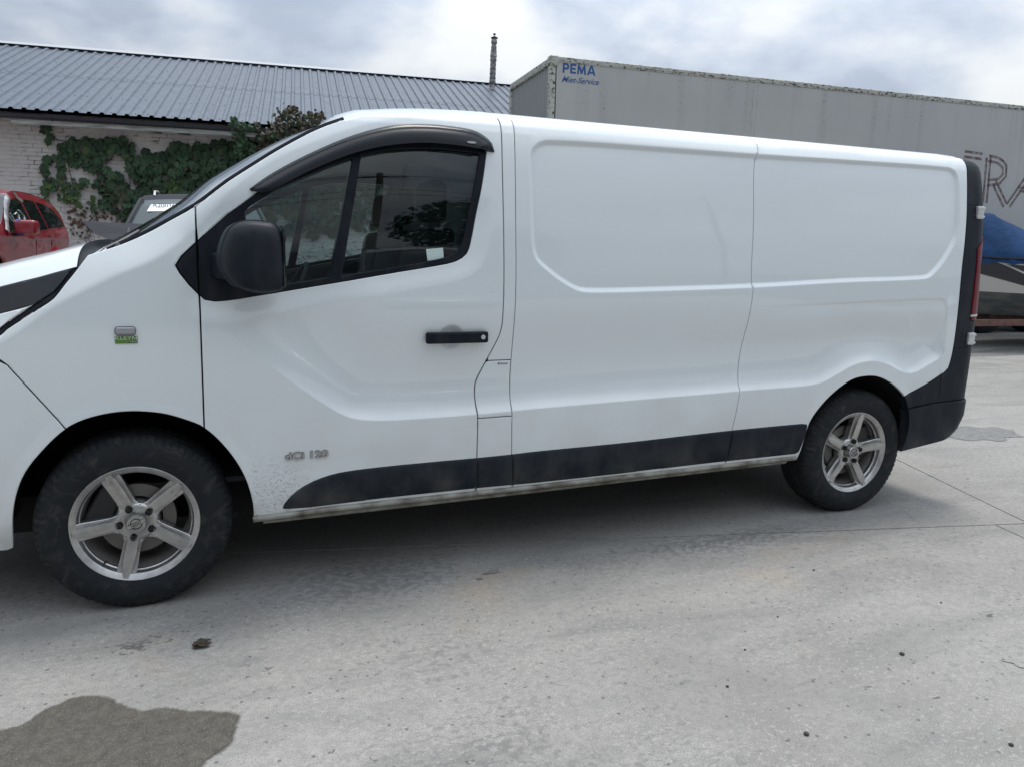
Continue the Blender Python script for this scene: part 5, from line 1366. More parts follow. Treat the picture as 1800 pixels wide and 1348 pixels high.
# ------------------------------------------------------------------ other cars (built side-on: x = front to back, outer side at y=0, then turned)
def car_side_fn(W_, belt, ztop_, L, nose=.35, tail=.3):
    def f(x, z):
        x = np.asarray(x, float); z = np.asarray(z, float)
        y = .05*(np.clip(z-belt, 0, None)/.1)*.22+.42*np.clip(z-belt, 0, None)**1.25*.55+.05*np.clip(.5-z, 0, None)
        y = y+.10*np.exp(-((z-.25)/.18)**2)*.4-.012*np.exp(-((z-belt*.93)/.05)**2)+.010*np.exp(-((z-.62)/.12)**2)
        y = y+.42*(np.clip(nose-x, 0, None)/nose)**2.2*.8+.30*(np.clip(x-(L-tail), 0, None)/tail)**2.2*.7
        return y
    return f
def make_car(name, label, group, L, W_, prof, belt, wheels, glass_side, paint, arch=.37, doors=(), wr=.34, segs=None, loc=(0, 0, 0), rz=R(90), hoodtop=None):
    root = empty(name, loc, rz, label, 'car', group)
    f = car_side_fn(W_, belt, 0, L)
    # body side outline: top profile then bottom with arches
    bottom = []
    for cx in sorted(wheels, reverse=True):
        a = [(cx+arch*math.cos(t), max(.22, wr+arch*math.sin(t))) for t in np.linspace(R(-20), R(200), 18)]
        bottom += a
    out = [p for p in prof] + [(L-.05, .28)] + bottom + [(.08, .24)]
    def pn(nm, o_, m_, par=root, **k):
        q = panel(nm, o_, f, m_, par, step=.12, fine=.03, gap=k.pop('gap', .004), **k); return q
    sides = []
    sides.append(pn('body_side', out, paint, holes=[], lip=.006))
    for g_ in glass_side: sides.append(pn('side_window', g_, M['carglass'], off=-.006, gap=0, lip=.004))
    for c in sides[:]:
        d_ = c.copy(); COL.objects.link(d_); d_.parent = root; d_.scale = (1, -1, 1); d_.location = (0, W_, 0)
    # top skin
    cur = []
    P3 = smooth_line(prof, .08)
    names = segs
    def seg_for(x, z):
        for nm, x0, x1, z0, mm in names:
            if x0 <= x < x1 and z >= z0: return nm, mm
        return 'body_shell', paint
    rows_ = []
    for (x, z) in P3:
        y0 = float(f(x, z)); r = []
        for s in np.linspace(-1, 1, 17):
            b = 1-abs(s)**2.4
            nx_ = -.16*b if x < L*.42 else (.10*b if x > L*.8 else 0)
            r.append((x+nx_*(1 if z < belt+.5 else .6), y0+(s+1)*(W_/2-y0), z+.045*b))
        rows_.append(r)
    runs = []
    for i in range(len(P3)-1):
        k = seg_for((P3[i][0]+P3[i+1][0])/2, (P3[i][1]+P3[i+1][1])/2)
        if runs and runs[-1][0][0] == k[0]: runs[-1][1].append(i+1)
        else: runs.append((k, [i, i+1]))
    for (nm, mm), idx in runs:
        rr_ = [rows_[i] for i in idx]; n_ = 17
        V = [p for r in rr_ for p in r]; F_ = [(i*n_+j, i*n_+j+1, (i+1)*n_+j+1, (i+1)*n_+j) for i in range(len(rr_)-1) for j in range(n_-1)]
        mesh(nm, V, F_, mm, root, True)
    box('underbody', .25, L-.3, .12, W_-.12, .2, .62, M['dark'], root)
    for cx in wheels:
        for s in (0, 1):
            w_ = lathe('wheel', [(.0, .03), (.06, .02), (.17, .035), (.20, .01), (.215, .0), (.30, -.005), (wr, .03), (wr, .17), (.28, .2)], M['alu'], root, 32)
            t_ = lathe('tyre', [(.215, -.002), (.24, -.012), (.30, -.008), (wr+.003, .028), (wr+.003, .18), (.28, .205)], M['tyre'], w_, 32)
            w_.location = (cx, .03 if s == 0 else W_-.03, wr); w_.rotation_euler = (0, 0, 0 if s == 0 else math.pi)
    for (x0, x1) in doors:
        pass
    return root, f
redp = mat('dusty_red_paint', (.23, .012, .022), .38, coat=.8); n = NT(redp); n.to('Base Color', n.mix(n.ramp(n.noise(n.pos(), 3, 5), .40, .8, 0, .35), (.27, .010, .022), (.20, .05, .055)))
LR = 5.15
prof_r = [(.05, .55), (.06, .85), (.25, .98), (.8, 1.06), (1.25, 1.10), (1.45, 1.18), (2.05, 1.50), (2.35, 1.585), (3.0, 1.63), (3.8, 1.62), (4.4, 1.575), (4.68, 1.50), (4.92, 1.34), (5.10, 1.20), (5.15, 1.05), (5.12, .6)]
gs = [[(1.60, 1.04), (1.62, 1.14), (2.10, 1.44), (2.30, 1.49), (2.70, 1.515), (2.80, 1.06)],
      [(2.88, 1.06), (2.80, 1.515), (3.45, 1.525), (3.62, 1.10)], [(3.70, 1.11), (3.56, 1.52), (4.20, 1.49), (4.50, 1.42), (4.80, 1.22), (4.75, 1.17)]]
red, fr_ = make_car('parked_car', 'dusty red family car with taped side mirror and white chalk marks on its window', None, LR, 1.85, prof_r, 1.04, (.95, 3.95), gs, redp,
    segs=[('bonnet', 0, 1.3, .9, redp), ('windscreen', 1.3, 2.12, 1.0, M['carglass']), ('roof', 2.12, 4.5, 1.4, redp), ('tailgate_glass', 4.5, 5.05, 1.22, M['carglass'])], loc=(-2.32, 7.30, .46), rz=R(87.3), arch=.40, wr=.36)
# flared arches
for cx in (.95, 3.95):
    V = []; F_ = []
    A_ = np.linspace(R(0), R(180), 22)
    for a in A_:
        for r, yy in ((.395, .0), (.40, -.032), (.45, -.034), (.49, -.0)):
            x_, z_ = cx+r*math.cos(a), .36+r*math.sin(a); V.append((x_, float(fr_(x_, z_))+yy, z_))
    for i in range(21):
        for j in range(3): F_.append((i*4+j, i*4+j+1, i*4+4+j+1, i*4+4+j))
    mesh('wheel_arch_flare', V, F_, redp, red, True)
for x0 in (2.82, 3.72): 
    tube('door_joint', [(x0, float(fr_(x0, z))-.001, z) for z in np.linspace(.35, 1.03, 8)], .004, M['dark'], red, 4)
for x0, z0 in ((2.62, .96), (3.60, 1.00)):
    y0 = float(fr_(x0, z0)); bm = bmesh.new(); bbox(bm, x0-.1, x0+.09, y0-.04, y0-.012, z0-.015, z0+.018, .008); frombm('door_handle', bm, redp, red, True, 40)
bm = bmesh.new(); bbox(bm, 1.60, 1.84, -.30, -.05, 1.00, 1.19, .045, 3)
for v in bm.verts: v.co.x += .25*max(0, -v.co.y-.08)*.5
mr = frombm('side_mirror', bm, redp, red, True, 50); box('mirror_foot', 1.68, 1.80, -.10, .06, .98, 1.02, M['trim'], mr, .01)
m_bt = mat('blue_tape', (.03, .05, .28), .5)
bm = bmesh.new(); bbox(bm, 1.592, 1.85, -.125, -.085, .992, 1.197, .045, 3)
for v in bm.verts: v.co.x += .016
frombm('tape', bm, m_bt, mr, True, 50)
m_foil = mat('silver_tape', (.62, .62, .64), .35, metal=.8)
def strip_on(nm, pts, w, m_, par, f, up_=.02):
    V = []; F_ = []
    pts = smooth_line(pts, .03)
    for i, (x, z) in enumerate(pts):
        a = pts[max(0, i-1)]; b = pts[min(len(pts)-1, i+1)]; t = np.array([b[0]-a[0], b[1]-a[1]]); t = t/np.linalg.norm(t); nn = np.array([-t[1], t[0]])
        for k in (-1, -.4, .3, 1):
            xx, zz = x+nn[0]*w*k, z+nn[1]*w*k; wob = .012*noise.noise(Vector((xx*14, zz*14, 1)))
            V.append((xx+wob, float(f(xx, zz))-up_-.02*(1-k*k)+wob, zz))
    for i in range(len(pts)-1):
        for j in range(3): F_.append((i*4+j, i*4+j+1, i*4+5+j, i*4+4+j))
    return mesh(nm, V, F_, m_, par, True)
strip_on('silver_tape', [(1.42, 1.02), (1.60, 1.21), (1.85, 1.38), (2.12, 1.50)], .055, m_foil, red, fr_)
strip_on('silver_tape', [(2.46, 1.60), (2.56, 1.52), (2.72, 1.49)], .025, m_foil, red, fr_, .025)
m_chalk = mat('white_marker', (.55, .66, .64), .8)
def stroke(pts):
    P = smooth_line(pts, .02); tube('chalk_mark', [(x, float(fr_(x, z))-.014, z) for x, z in P], .008, m_chalk, red, 4)
stroke([(1.75, 1.30), (1.82, 1.20), (1.90, 1.17), (2.0, 1.17)]); stroke([(1.90, 1.28), (1.98, 1.16), (2.06, 1.08)])
stroke([(2.08, 1.27), (2.22, 1.30), (2.26, 1.26), (2.20, 1.18), (2.20, 1.08)]); stroke([(2.34, 1.34), (2.44, 1.32), (2.52, 1.26), (2.48, 1.20), (2.60, 1.16), (2.72, 1.10)])
tube('aerial', [(2.9, .75, 1.66), (3.0, .75, 1.95)], .006, M['trim'], red, 6)
M['hazyglass'] = mat('hazy_car_glass', (.045, .06, .06), .2, spec=.3)
greyp = mat('dark_grey_paint', (.022, .022, .030), .55, coat=.0, spec=.12); n = NT(greyp)
prof_g = [(.05, .5), (.06, .80), (.3, .94), (.8, 1.02), (1.12, 1.10), (1.20, 1.14), (1.98, 1.52), (2.25, 1.60), (2.9, 1.63), (3.6, 1.58), (4.1, 1.42), (4.40, 1.15), (4.48, .95), (4.45, .5)]
gs = [[(1.45, 1.06), (1.50, 1.14), (2.05, 1.45), (2.6, 1.52), (2.65, 1.07)], [(2.72, 1.07), (2.68, 1.52), (3.35, 1.48), (3.95, 1.15), (3.9, 1.10)]]
grey, fg_ = make_car('parked_car', 'dark grey car with buckled bonnet and white paper sheet inside its windscreen', None, 4.48, 1.78, prof_g, 1.03, (.85, 3.55), gs, greyp,
    segs=[('bonnet', 0, 1.15, .9, greyp), ('windscreen', 1.15, 2.02, 1.05, M['hazyglass']), ('roof', 2.02, 3.7, 1.4, greyp), ('tailgate_glass', 3.7, 4.42, 1.15, M['carglass'])], loc=(1.02, 6.36, .41), rz=R(90))
# buckled bonnet: folded sheet raised in front of the windscreen
bk = [[(.20, .06, 1.10), (.25, .5, 1.06), (.2, .9, 1.12), (.22, 1.3, 1.02), (.20, 1.80, .98)], [(.55, .02, 1.12), (.60, .45, 1.03), (.52, .9, 1.20), (.62, 1.35, 1.07), (.55, 2.0, 1.06)], [(.80, .05, 1.21), (.95, .5, 1.19), (.78, .9, 1.22), (.95, 1.3, 1.19), (.82, 2.16, 1.205)], [(1.02, .10, 1.15), (1.08, .5, 1.13), (1.02, .9, 1.15), (1.08, 1.3, 1.13), (1.02, 1.70, 1.15)]]
V = [p for r in bk for p in r]; mesh('buckled_bonnet', V, [(i*5+j, i*5+j+1, i*5+j+6, i*5+j+5) for i in range(3) for j in range(4)], greyp, grey)
def shell_at(x, yy):
    z = float(np.interp(x, [p[0] for p in prof_g], [p[1] for p in prof_g])); y0 = float(fg_(x, z)); s = (yy-y0)/(.89-y0)-1; b = 1-abs(s)**2.4
    return (x-.16*b*(1 if z < 1.53 else .6), yy, z+.045*b)
wp = [shell_at(x, y) for x, y in ((1.60, 1.08), (1.60, 1.52), (1.80, 1.48), (1.80, 1.05))]
wp = [(p[0]-.012, p[1], p[2]+.012) for p in wp]
pp_ = mesh('paper_sheet', wp, [(0, 1, 2, 3)], mat('white_paper', (.75, .77, .78), .7), grey)
tq = text('paper_print', 'A200261E', .085, M['blackprint'], pp_, tuple((Vector(wp[2])*.66+Vector(wp[3])*.66+Vector(wp[0])*.34+Vector(wp[1])*.34)/2+Vector((-.006, 0, .006))), rot=(R(62), 0, R(-90)), ext=.0003)
bm = bmesh.new(); bbox(bm, 1.30, 1.42, 1.78, 1.96, 1.10, 1.20, .03, 3); frombm('side_mirror', bm, M['trim'], grey, True, 50)
bm = bmesh.new(); bbox(bm, 1.30, 1.42, -.18, .0, 1.03, 1.15, .03, 3); frombm('side_mirror', bm, M['trim'], grey, True, 50)
for s_ in (0, 1):
    pl_ = [(x_, float(fg_(x_, z_))+.02, z_+.012) for x_, z_ in smooth_line([p for p in prof_g if 1.1 < p[0] < 2.1], .1)]
    if s_: pl_ = [(x_, 1.78-y_, z_) for x_, y_, z_ in pl_]
    tube('windscreen_pillar', pl_, .036, M['trim'], grey, 6)
for yy in (.30, 1.46):
    tube('roof_rail', [(2.15, yy, 1.60), (2.25, yy, 1.665), (2.9, yy, 1.70), (3.5, yy, 1.66), (3.6, yy, 1.60)], .016, M['chrome'] if yy > 1 else M['trim'], grey, 8)
box('wiper_tray', 1.0, 1.2, .2, 1.6, 1.05, 1.09, M['trim'], grey)

# ------------------------------------------------------------------ box trailer with faded lettering
TA = math.atan2(-.063, 1)
tz = 4.2; kz = (tz-1.361)/(4-1.361)
TC = (.3286+(4.654-.3286)*kz, -2.978+(6.871+2.978)*kz)
trl = empty('box_trailer', (TC[0], TC[1], 0), TA, 'grey white box trailer with blue rental lettering, mossy top rail and rust coloured big letters', 'trailer')
tm_ = mat('dirty_white_trailer_panel', (.45, .46, .46), .5, spec=.4); n = NT(tm_); P = n.pos()
c = n.mix(n.ramp(n.noise(P, .7, 4), .3, .7), (.47, .475, .47), (.40, .41, .415))
zz = n.n('ShaderNodeSeparateXYZ', {0: P}).outputs[2]
st = n.noise(n.scale(P, (2.4, 2.4, .12)), 1.6, 4, .6); sp = n.noise(n.scale(P, (30, 30, 22)), 1, 4, .7)
c = n.mix(n.math('MULTIPLY', n.math('MULTIPLY', n.ramp(st, .52, .66), n.ramp(zz, 2.2, 4.1)), n.ramp(sp, .56, .64, .12, .9)), c, (.075, .075, .06))
c = n.mix(n.math('MULTIPLY', n.ramp(n.noise(P, 55, 2), .74, .78), .7), c, (.06, .06, .055))
n.to('Base Color', c); M['tpan'] = tm_
rail_m = mat('mossy_aluminium_rail', (.40, .41, .37), .55, metal=.2); n = NT(rail_m); P = n.pos()
n.to('Base Color', n.mix(n.math('MULTIPLY', n.ramp(n.noise(n.scale(P, (12, 12, 30)), 1, 5, .7), .50, .60), n.ramp(n.noise(P, .9, 3), .38, .52)), (.44, .45, .41), (.045, .048, .035)))
WT, LT = 2.03, 13.6
side_ = box('side_panel', .10, LT, .0, .03, 1.15, tz-.08, M['tpan'], trl)
box('side_panel', .10, LT, WT-.03, WT, 1.15, tz-.11, M['tpan'], trl)
# corrugated front bulkhead
V = []; F_ = []; k = 0
ys_ = np.linspace(.08, WT-.08, 61)
for z_ in (1.15, tz-.12):
    for j, y_ in enumerate(ys_): V.append((.03+(.012 if (j//2) % 2 else 0), y_, z_))
for j in range(60): F_.append((j, j+1, 61+j+1, 61+j))
mesh('front_panel', V, F_, mat('trailer_front_panel', (.24, .25, .26), .5), trl)
box('corner_post', .0, .085, -.004, .10, 1.1, tz-.09, rail_m, trl, .012); box('corner_post', .0, .12, WT-.10, WT+.004, 1.1, tz-.09, rail_m, trl, .012)
box('top_rail', .02, LT, -.012, .06, tz-.085, tz, rail_m, trl, .022, 3); box('top_rail', .02, LT, WT-.09, WT+.02, tz-.085, tz, rail_m, trl, .028, 3)
box('top_rail', .0, .10, .05, WT-.05, tz-.115, tz-.012, rail_m, trl, .02, 3)
box('corner_cap', -.015, .13, -.03, .12, tz-.14, tz+.012, rail_m, trl, .04, 3)
box('trailer_roof', .05, LT, .05, WT-.05, tz-.05, tz-.02, M['tpan'], trl)
box('bottom_rail', .0, LT, -.01, .08, 1.03, 1.16, M['steel'], trl, .01)
box('floor', .05, LT, .05, WT-.05, 1.0, 1.15, M['dark'], trl)
box('chassis', .6, LT-.4, .6, WT-.6, .72, 1.0, M['dark'], trl)
for x in (.6, 9.2, 10.5, 11.8):
    if x < 1:
        for y_ in (.45, WT-.55): box('landing_leg', 2.4, 2.52, y_, y_+.1, 0, 1.0, M['steel'], trl)
        continue
    for s in (0, 1):
        w_ = lathe('wheel', [(.0, .06), (.12, .05), (.28, .03), (.29, .0), (.42, -.01), (.50, .02), (.50, .3), (.3, .34)], M['rubber'], trl, 36); w_.location = (x, .12 if s == 0 else WT-.12, .5); w_.rotation_euler = (0, 0, 0 if s == 0 else math.pi)
bm = bmesh.new()
for i in range(60): bbox(bm, .3+i*.22-.008, .3+i*.22+.008, -.018, -.010, tz-.070, tz-.054)
for z_ in np.arange(1.3, tz-.2, .42): bbox(bm, .052, .072, -.012, .0, z_-.012, z_+.012)
o = frombm('rail_rivets', bm, M['steel'], trl); o['kind'] = 'stuff'
for x in (3.55, 6.9, 10.3): box('panel_joint', x, x+.010, -.0015, .01, 1.16, tz-.115, rail_m, trl)
blue = mat('faded_blue_print', (.020, .085, .27), .5)
S_ = kz
def ton(nm, s_, size, x, z, m_, **k): return text(nm, s_, size, m_, trl, (x, -.003, z), **k)
tl0 = lambda x, y: ((x-4.654)*math.cos(0)+0)*kz
GL = {'P': [[(0, 0), (.21, 0), (.21, 1), (0, 1)], [(.21, .82), (.45, .82), (.52, .76), (.68, .88), (.52, 1), (.21, 1)], [(.52, .76), (.52, .55), (.68, .42), (.75, .55), (.75, .78), (.68, .88)], [(.21, .36), (.52, .36), (.68, .42), (.52, .55), (.21, .55)]],
      'E': [[(0, 0), (.21, 0), (.21, 1), (0, 1)], [(.21, 0), (.68, 0), (.68, .19), (.21, .19)], [(.21, .41), (.63, .41), (.63, .59), (.21, .59)], [(.21, .81), (.68, .81), (.68, 1), (.21, 1)]],
      'M': [[(0, 0), (.20, 0), (.24, .62), (.24, 1), (.10, 1)], [(.24, 1), (.24, .62), (.44, .05), (.52, .05), (.52, .42)], [(.52, .42), (.52, .05), (.60, .05), (.80, .62), (.80, 1)], [(.80, .62), (.84, 0), (1.04, 0), (.94, 1), (.80, 1)]],
      'A': [[(0, 0), (.22, 0), (.53, .80), (.53, 1), (.39, 1)], [(.53, .80), (.80, 0), (1.02, 0), (.64, 1), (.53, 1)], [(.27, .19), (.76, .19), (.71, .36), (.33, .36)]]}
def block_word(word, x, z, h, m_, par, y=-.003):
    for ch in word:
        bm = bmesh.new(); w_ = 0
        for k_, poly in enumerate(GL[ch]):
            yy = y-.0004*k_
            f_ = [bm.verts.new((x+px_*h, yy, z+pz_*h)) for px_, pz_ in poly]; b_ = [bm.verts.new((x+px_*h, .0, z+pz_*h)) for px_, pz_ in poly]
            bm.faces.new(f_); w_ = max(w_, max(p[0] for p in poly))
            for i in range(len(poly)): bm.faces.new((f_[i], b_[i], b_[(i+1) % len(poly)], f_[(i+1) % len(poly)]))
        frombm('rental_lettering', bm, m_, par); x += (w_+.14)*h
block_word('PEMA', .18*kz, tz-.205*kz, .125*kz, blue, trl)
ton('rental_lettering', 'Miet-Service', .115, .44*kz, tz-.292*kz, blue, sx=1.02, shear=.45, ext=.001, bold=.0004)
# big letters, ghost of removed lettering: outlined strokes
rust = mat('glue_residue_lettering', (.105, .065, .062), .8); n = NT(rust); n.to('Base Color', n.mix(n.ramp(n.noise(n.pos(), 12, 5, .7), .40, .62), (.10, .062, .06), (.30, .28, .27)))
def tpt(x, y):   # centre line metres on the trailer side
    return (x, y)
def outline_stroke(pts, w=.046, t=.023):
    P = smooth_line(pts, .08) if len(pts) > 2 else pts
    for sgn in (-1, 1):
        L_ = []
        for i, p in enumerate(P):
            a = P[max(0, i-1)]; b = P[min(len(P)-1, i+1)]; d_ = math.hypot(b[0]-a[0], b[1]-a[1]); nx_, nz_ = -(b[1]-a[1])/d_, (b[0]-a[0])/d_
            L_.append((p[0]+nx_*w*sgn, p[1]+nz_*w*sgn))
        V = []; F_ = []
        for i, p in enumerate(L_):
            a = L_[max(0, i-1)]; b = L_[min(len(L_)-1, i+1)]; d_ = math.hypot(b[0]-a[0], b[1]-a[1])+1e-9; nx_, nz_ = -(b[1]-a[1])/d_*t, (b[0]-a[0])/d_*t
            j_ = 1+.25*noise.noise(Vector((p[0]*20, p[1]*20, sgn)))
            V += [(p[0]+nx_*j_, -.0025, p[1]+nz_*j_), (p[0]-nx_*j_, -.0025, p[1]-nz_*j_)]
        for i in range(len(L_)-1): F_.append((2*i, 2*i+1, 2*i+3, 2*i+2))
        mesh('large_letter', V, F_, rust, trl)
def tp(px_x, z4):       # helper: x,z measured on the plane of the trailer for a 4 m roof, scaled to its size
    return ((px_x-4.654)*kz, 1.361+(z4-1.361)*kz)
R0 = tp(12.62, 3.09); R1 = tp(12.66, 2.38)
outline_stroke([tp(12.08, 3.14), tp(12.47, 3.12)])
outline_stroke([tp(12.62, 3.11), tp(12.66, 2.36)])
outline_stroke([tp(12.62, 3.10), tp(12.85, 3.07), tp(13.0, 2.98), tp(13.02, 2.84), tp(12.92, 2.74), tp(12.66, 2.70)])
outline_stroke([tp(12.82, 2.71), tp(12.95, 2.55), tp(13.13, 2.34)])
outline_stroke([tp(13.20, 2.34), tp(13.75, 3.09)]); outline_stroke([tp(13.75, 3.09), tp(14.2, 2.34)]); outline_stroke([tp(13.4, 2.62), tp(14.0, 2.62)], .03)

# ------------------------------------------------------------------ boat on its trailer
boat = empty('covered_boat', (10.6, 4.7, 0), R(-5), 'small white and black speedboat under a blue tarpaulin cover, behind the van', 'boat')
hullw = mat('boat_white_gelcoat', (.46, .45, .43), .3, coat=.3); hullb = mat('boat_black_stripe', (.010, .012, .02), .25, coat=.3); hullg = mat('boat_grey_bottom', (.07, .085, .095), .45)
n = NT(hullg); n.to('Base Color', n.mix(n.ramp(n.noise(n.scale(n.pos(), (1, 1, 5)), 3, 5), .4, .7), (.065, .08, .09), (.16, .15, .13)))
def hull_sec(t, z):  # half breadth at station t (0 bow .. 1 stern) and height z
    b = 1.0*(1-(1-min(1, t*1.35))**2.4)*.95+.02
    return b
def hull_band(nm, z0, z1, k0, k1, m_, n_=24, flare=1.):
    V = []; F_ = []
    T = np.linspace(0, 1, n_)
    for s in (-1, 1):
        base_i = len(V)
        for t in T:
            b = hull_sec(t, 0)
            for z_, k in ((z0, k0), (z1, k1)):
                x = -.15*(z_-1.0)*(1-t)*1.5+t*5.0; V.append((x, 1.0+s*b*k, z_+.10*(1-t)**2))
        for i in range(n_-1): F_.append((base_i+2*i, base_i+2*i+1, base_i+2*i+3, base_i+2*i+2))
    V += [(5.0, 1.0-.97*k0, z0), (5.0, 1.0+.97*k0, z0), (5.0, 1.0+.97*k1, z1), (5.0, 1.0-.97*k1, z1)]; q = len(V); F_.append((q-4, q-3, q-2, q-1))
    return mesh(nm, V, F_, m_, boat, True)
hull_band('hull_bottom', .48, .84, .45, .90, hullg); hull_band('hull_side', .84, 1.12, .90, .965, hullw); hull_band('hull_stripe', 1.12, 1.36, .965, 1.0, hullb)
rub = tube('rub_rail', [(t*5.0-.15*.36*(1-t)*1.5, 1.0-hull_sec(t, 0)*1.012, 1.36+.10*(1-t)**2) for t in np.linspace(0, 1, 20)], .02, M['trim'], boat, 6)
# graphic swoosh
def hb(t, z): # point on the near side
    b = hull_sec(t, 0); k = float(np.interp(z, [.84, 1.12, 1.36], [.90, .965, 1.0])); return (t*5.0-.15*(z-1)*(1-t)*1.5, 1.0-b*k-.004, z+.10*(1-t)**2)
def swoosh(nm, up_, lo_, m_):
    V = [hb(*p) for p in up_]+[hb(*p) for p in lo_]; k = len(up_)
    V = [(x, y-(.003 if m_ is hullw else .001), z) for x, y, z in V]
    mesh(nm, V, [(i, i+1, k+i+1, k+i) for i in range(k-1)], m_, boat)
T_ = np.linspace(.04, .42, 14)
swoosh('hull_graphic', [(t, 1.13) for t in T_], [(t, 1.125-.23*min(1, max(0, (t-.12)/.19))) for t in T_], hullb)
swoosh('hull_graphic', [(t, 1.345-.30*((t-.16)/.15)**1.1) for t in np.linspace(.161, .36, 12)], [(t, 1.325-.32*((t-.16)/.15)**1.1) for t in np.linspace(.161, .36, 12)], hullw)
swoosh('hull_graphic', [(t, 1.30+.012*math.sin(t*20)) for t in np.linspace(.19, .42, 12)], [(t, 1.28+.012*math.sin(t*20)) for t in np.linspace(.19, .42, 12)], hullw)
el = [hb(.315+.03*math.cos(a), 1.17+.06*math.sin(a)) for a in np.linspace(0, 2*math.pi, 20)[:-1]]; mesh('hull_graphic', [(x, y-.005, z) for x, y, z in el], [tuple(range(19))], hullw, boat)
el = [hb(.115+.012*math.cos(a), 1.15+.07*math.sin(a)) for a in np.linspace(0, 2*math.pi, 20)[:-1]]; mesh('hull_graphic', [(x, y-.005, z) for x, y, z in el], [tuple(range(19))], hullw, boat)
tarp = mat('blue_tarpaulin', (.020, .075, .24), .75, spec=.2); n = NT(tarp); n.to('Base Color', n.mix(n.ramp(n.noise(n.pos(), 2.5, 5, .6, 1), .35, .7), (.007, .034, .10), (.013, .052, .145)))
n.bump(n.noise(n.scale(n.pos(), (2.5, 6, 2)), 1.5, 4, .55, 1.2), 0.25, .06)
V = []; F_ = []; nu, nv = 60, 31
for i in range(nu):
    t = i/(nu-1)
    for j in range(nv):
        s = -1+2*j/(nv-1); b = hull_sec(t, 0)*1.03+.02; x = t*5.05-.10
        ridge = float(np.interp(t, [0, .05, .10, .235, .25, .45, .6, .8, 1], [1.62, 2.0, 2.10, 2.13, 2.08, 1.72, 1.68, 1.66, 1.50]))
        drop = abs(s)**1.7
        drop = max(0, abs(s)-.08)/.92; drop = drop**1.25
        z = ridge*(1-drop)+(1.36+.1*(1-t)**2)*drop
        if abs(s) > .93: z -= .10*(abs(s)-.93)/.07
        w = .035*noise.noise(Vector((x*2.2, s*2.0, 0)))+.050*abs(math.sin(x*5.2+s*2.2+2*noise.noise(Vector((x, s, 4)))))*(abs(s)**1.2)*.8
        V.append((x, 1.0+s*b*(1.0 if abs(s) < .93 else 1.01)+w, z+w))
for i in range(nu-1):
    for j in range(nv-1): F_.append((i*nv+j, i*nv+j+1, (i+1)*nv+j+1, (i+1)*nv+j))
cv = mesh('tarpaulin_cover', V, F_, tarp, None, True); cv.location = (10.6, 4.7, 0); cv.rotation_euler = (0, 0, R(-5)); tag(cv, 'faded blue tarpaulin draped and tied over the small boat', 'tarpaulin')
bt = empty('boat_trailer', (10.6, 4.7, 0), R(-5), 'rusty red steel boat trailer standing under the covered speedboat', 'trailer')
rusty = mat('rusty_red_steel', (.16, .075, .06), .75); n = NT(rusty); n.to('Base Color', n.mix(n.ramp(n.noise(n.pos(), 9, 5), .4, .65), (.17, .08, .065), (.09, .06, .05)))
for y_ in (.35, 1.60): box('side_beam', -.3, 4.8, y_, y_+.06, .40, .50, rusty, bt, .005)
for x_ in (.2, 2.0, 4.0): box('cross_beam', x_, x_+.07, .35, 1.66, .405, .48, rusty, bt)
tube('drawbar', [(-1.0, 1.0, .42), (.3, .45, .44)], .035, rusty, bt, 6); tube('drawbar', [(-1.0, 1.0, .42), (.3, 1.6, .44)], .035, rusty, bt, 6)
for x_ in (3.7,):
    for y_, s in ((.18, 0), (1.82, 1)):
        w_ = lathe('wheel', [(.0, .04), (.15, .03), (.17, .0), (.27, -.01), (.30, .03), (.30, .14), (.2, .16)], M['rubber'], bt, 28); w_.location = (x_, y_, .30); w_.rotation_euler = (0, 0, 0 if s == 0 else math.pi)
for x_ in (.6, 3.4): box('keel_support', x_, x_+.08, .8, 1.2, .47, .56, M['trim'], bt)

# ------------------------------------------------------------------ what stands behind the photographer (seen as reflections in the van)
fence = empty('sheet_fence', (0, -17, 0), 0, 'long grey metal sheet fence on the far side of the yard', 'fence')
fmx = mat('grey_fence_sheet', (.12, .13, .14), .6)
for i in range(18):
    box('fence_panel', -22+i*2.8, -22+i*2.8+2.76, 0, .04, .05, 2.3+.05*(i % 3), fmx, fence)
for i in range(19): box('fence_post', -22.04+i*2.8, -21.96+i*2.8, -.1, -.02, 0, 2.5, M['steel'], fence)
wood = mat('weathered_pole_wood', (.10, .085, .07), .9)
poles = []
for i, (x, y, lb_) in enumerate(((-7.5, -15.5, 'tall dark utility pole by the grey fence, left one'), (3.8, -16, 'tall dark utility pole by the grey fence, middle one'), (15, -16.5, 'tall dark utility pole by the grey fence, right one'))):
    r_ = empty('utility_pole', (x, y, 0), 0, lb_, 'utility pole', 'utility poles beyond the yard'); tube('pole', [(0, 0, 0), (0, 0, 8.5)], [.15, .10], wood, r_, 10)
    box('cross_arm', -.9, .9, -.06, .06, 8.0, 8.1, wood, r_); poles.append((x, y))
wires = bmesh.new()
for a, b in zip(poles, poles[1:]):
    for k, (dx, dz) in enumerate(((-.8, 8.1), (0, 8.3), (.8, 8.1), (0, 6.8), (.1, 6.3))):
        tube_bm(wires, [(a[0]+dx+(b[0]-a[0])*t, a[1]+(b[1]-a[1])*t, dz-.9*4*t*(1-t)*.5) for t in np.linspace(0, 1, 14)], .018, 4)
tag(frombm('overhead_wires', wires, M['dark']), 'bundle of black overhead wires strung between the utility poles', 'wires')
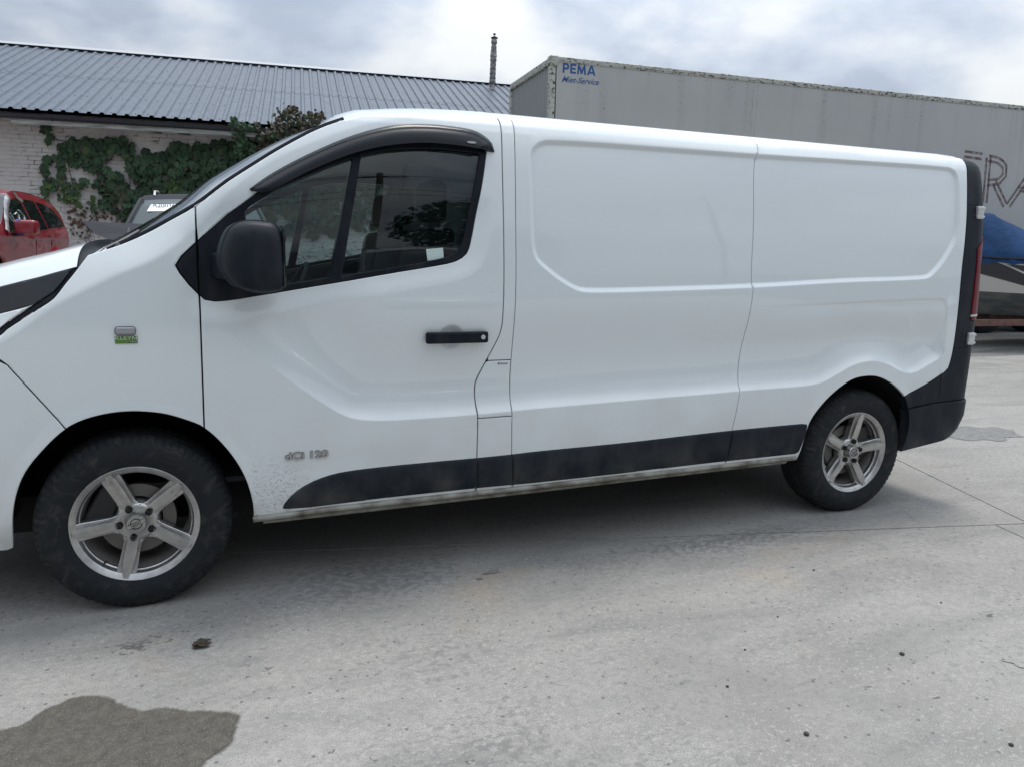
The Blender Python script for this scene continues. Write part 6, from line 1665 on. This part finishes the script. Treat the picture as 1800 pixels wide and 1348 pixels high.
def tree(x, y, h, r, lb_):
    t = empty('broadleaf_tree', (x, y, 0), 0, lb_, 'tree', 'trees beyond the fence')
    rt = random.Random(int(x*7+y)); tube('trunk', [(0, 0, 0), (.1, 0, h*.35), (0, .1, h*.7)], [.22, .16, .06], wood, t, 8)
    bm = bmesh.new()
    for _ in range(2600):
        while True:
            p = Vector((rt.uniform(-1, 1), rt.uniform(-1, 1), rt.uniform(-1, 1)))
            if p.length < 1 and noise.noise(p*2.3+Vector((x, y, 0))) > -.18: break
        leaf_geo(bm, (p.x*r, p.y*r, h*.62+p.z*h*.38), .32, rt.uniform(-1.5, 1.5), rt.uniform(-1.5, 1.5), rt.uniform(0, 6))
    o = frombm('crown', bm, M['leaf'], t); o['kind'] = 'stuff'
tree(-3, -22, 6.5, 3.0, 'dark bushy tree beyond the grey fence, left of the middle pole'); tree(9, -23, 7.5, 3.4, 'largest dark tree beyond the grey fence, right of the middle pole'); tree(-15, -22, 7, 3.2, 'dark tree beyond the grey fence at its left end')
silv = mat('silver_paint', (.30, .31, .32), .3, coat=.8, metal=.3)
prof_s = [(.05, .55), (.06, .85), (.25, .95), (.8, 1.04), (1.10, 1.12), (1.85, 1.62), (2.2, 1.76), (3.0, 1.80), (4.2, 1.78), (4.7, 1.70), (4.85, 1.2), (4.9, .95), (4.9, .5)]
gs = [[(1.40, 1.10), (1.46, 1.18), (1.95, 1.55), (2.5, 1.64), (2.55, 1.10)], [(2.62, 1.10), (2.58, 1.64), (3.4, 1.66), (3.4, 1.12)], [(3.48, 1.12), (3.48, 1.66), (4.5, 1.60), (4.6, 1.14)]]
make_car('parked_car', 'silver estate van parked across the yard facing the white van', None, 4.9, 1.85, prof_s, 1.06, (.9, 3.9), gs, silv,
    segs=[('bonnet', 0, 1.05, .9, silv), ('windscreen', 1.05, 1.95, 1.0, M['carglass']), ('roof', 1.95, 4.72, 1.6, silv), ('tailgate_glass', 4.72, 4.88, 1.1, M['carglass'])], loc=(2.1, -6.0, 0), rz=R(-90))
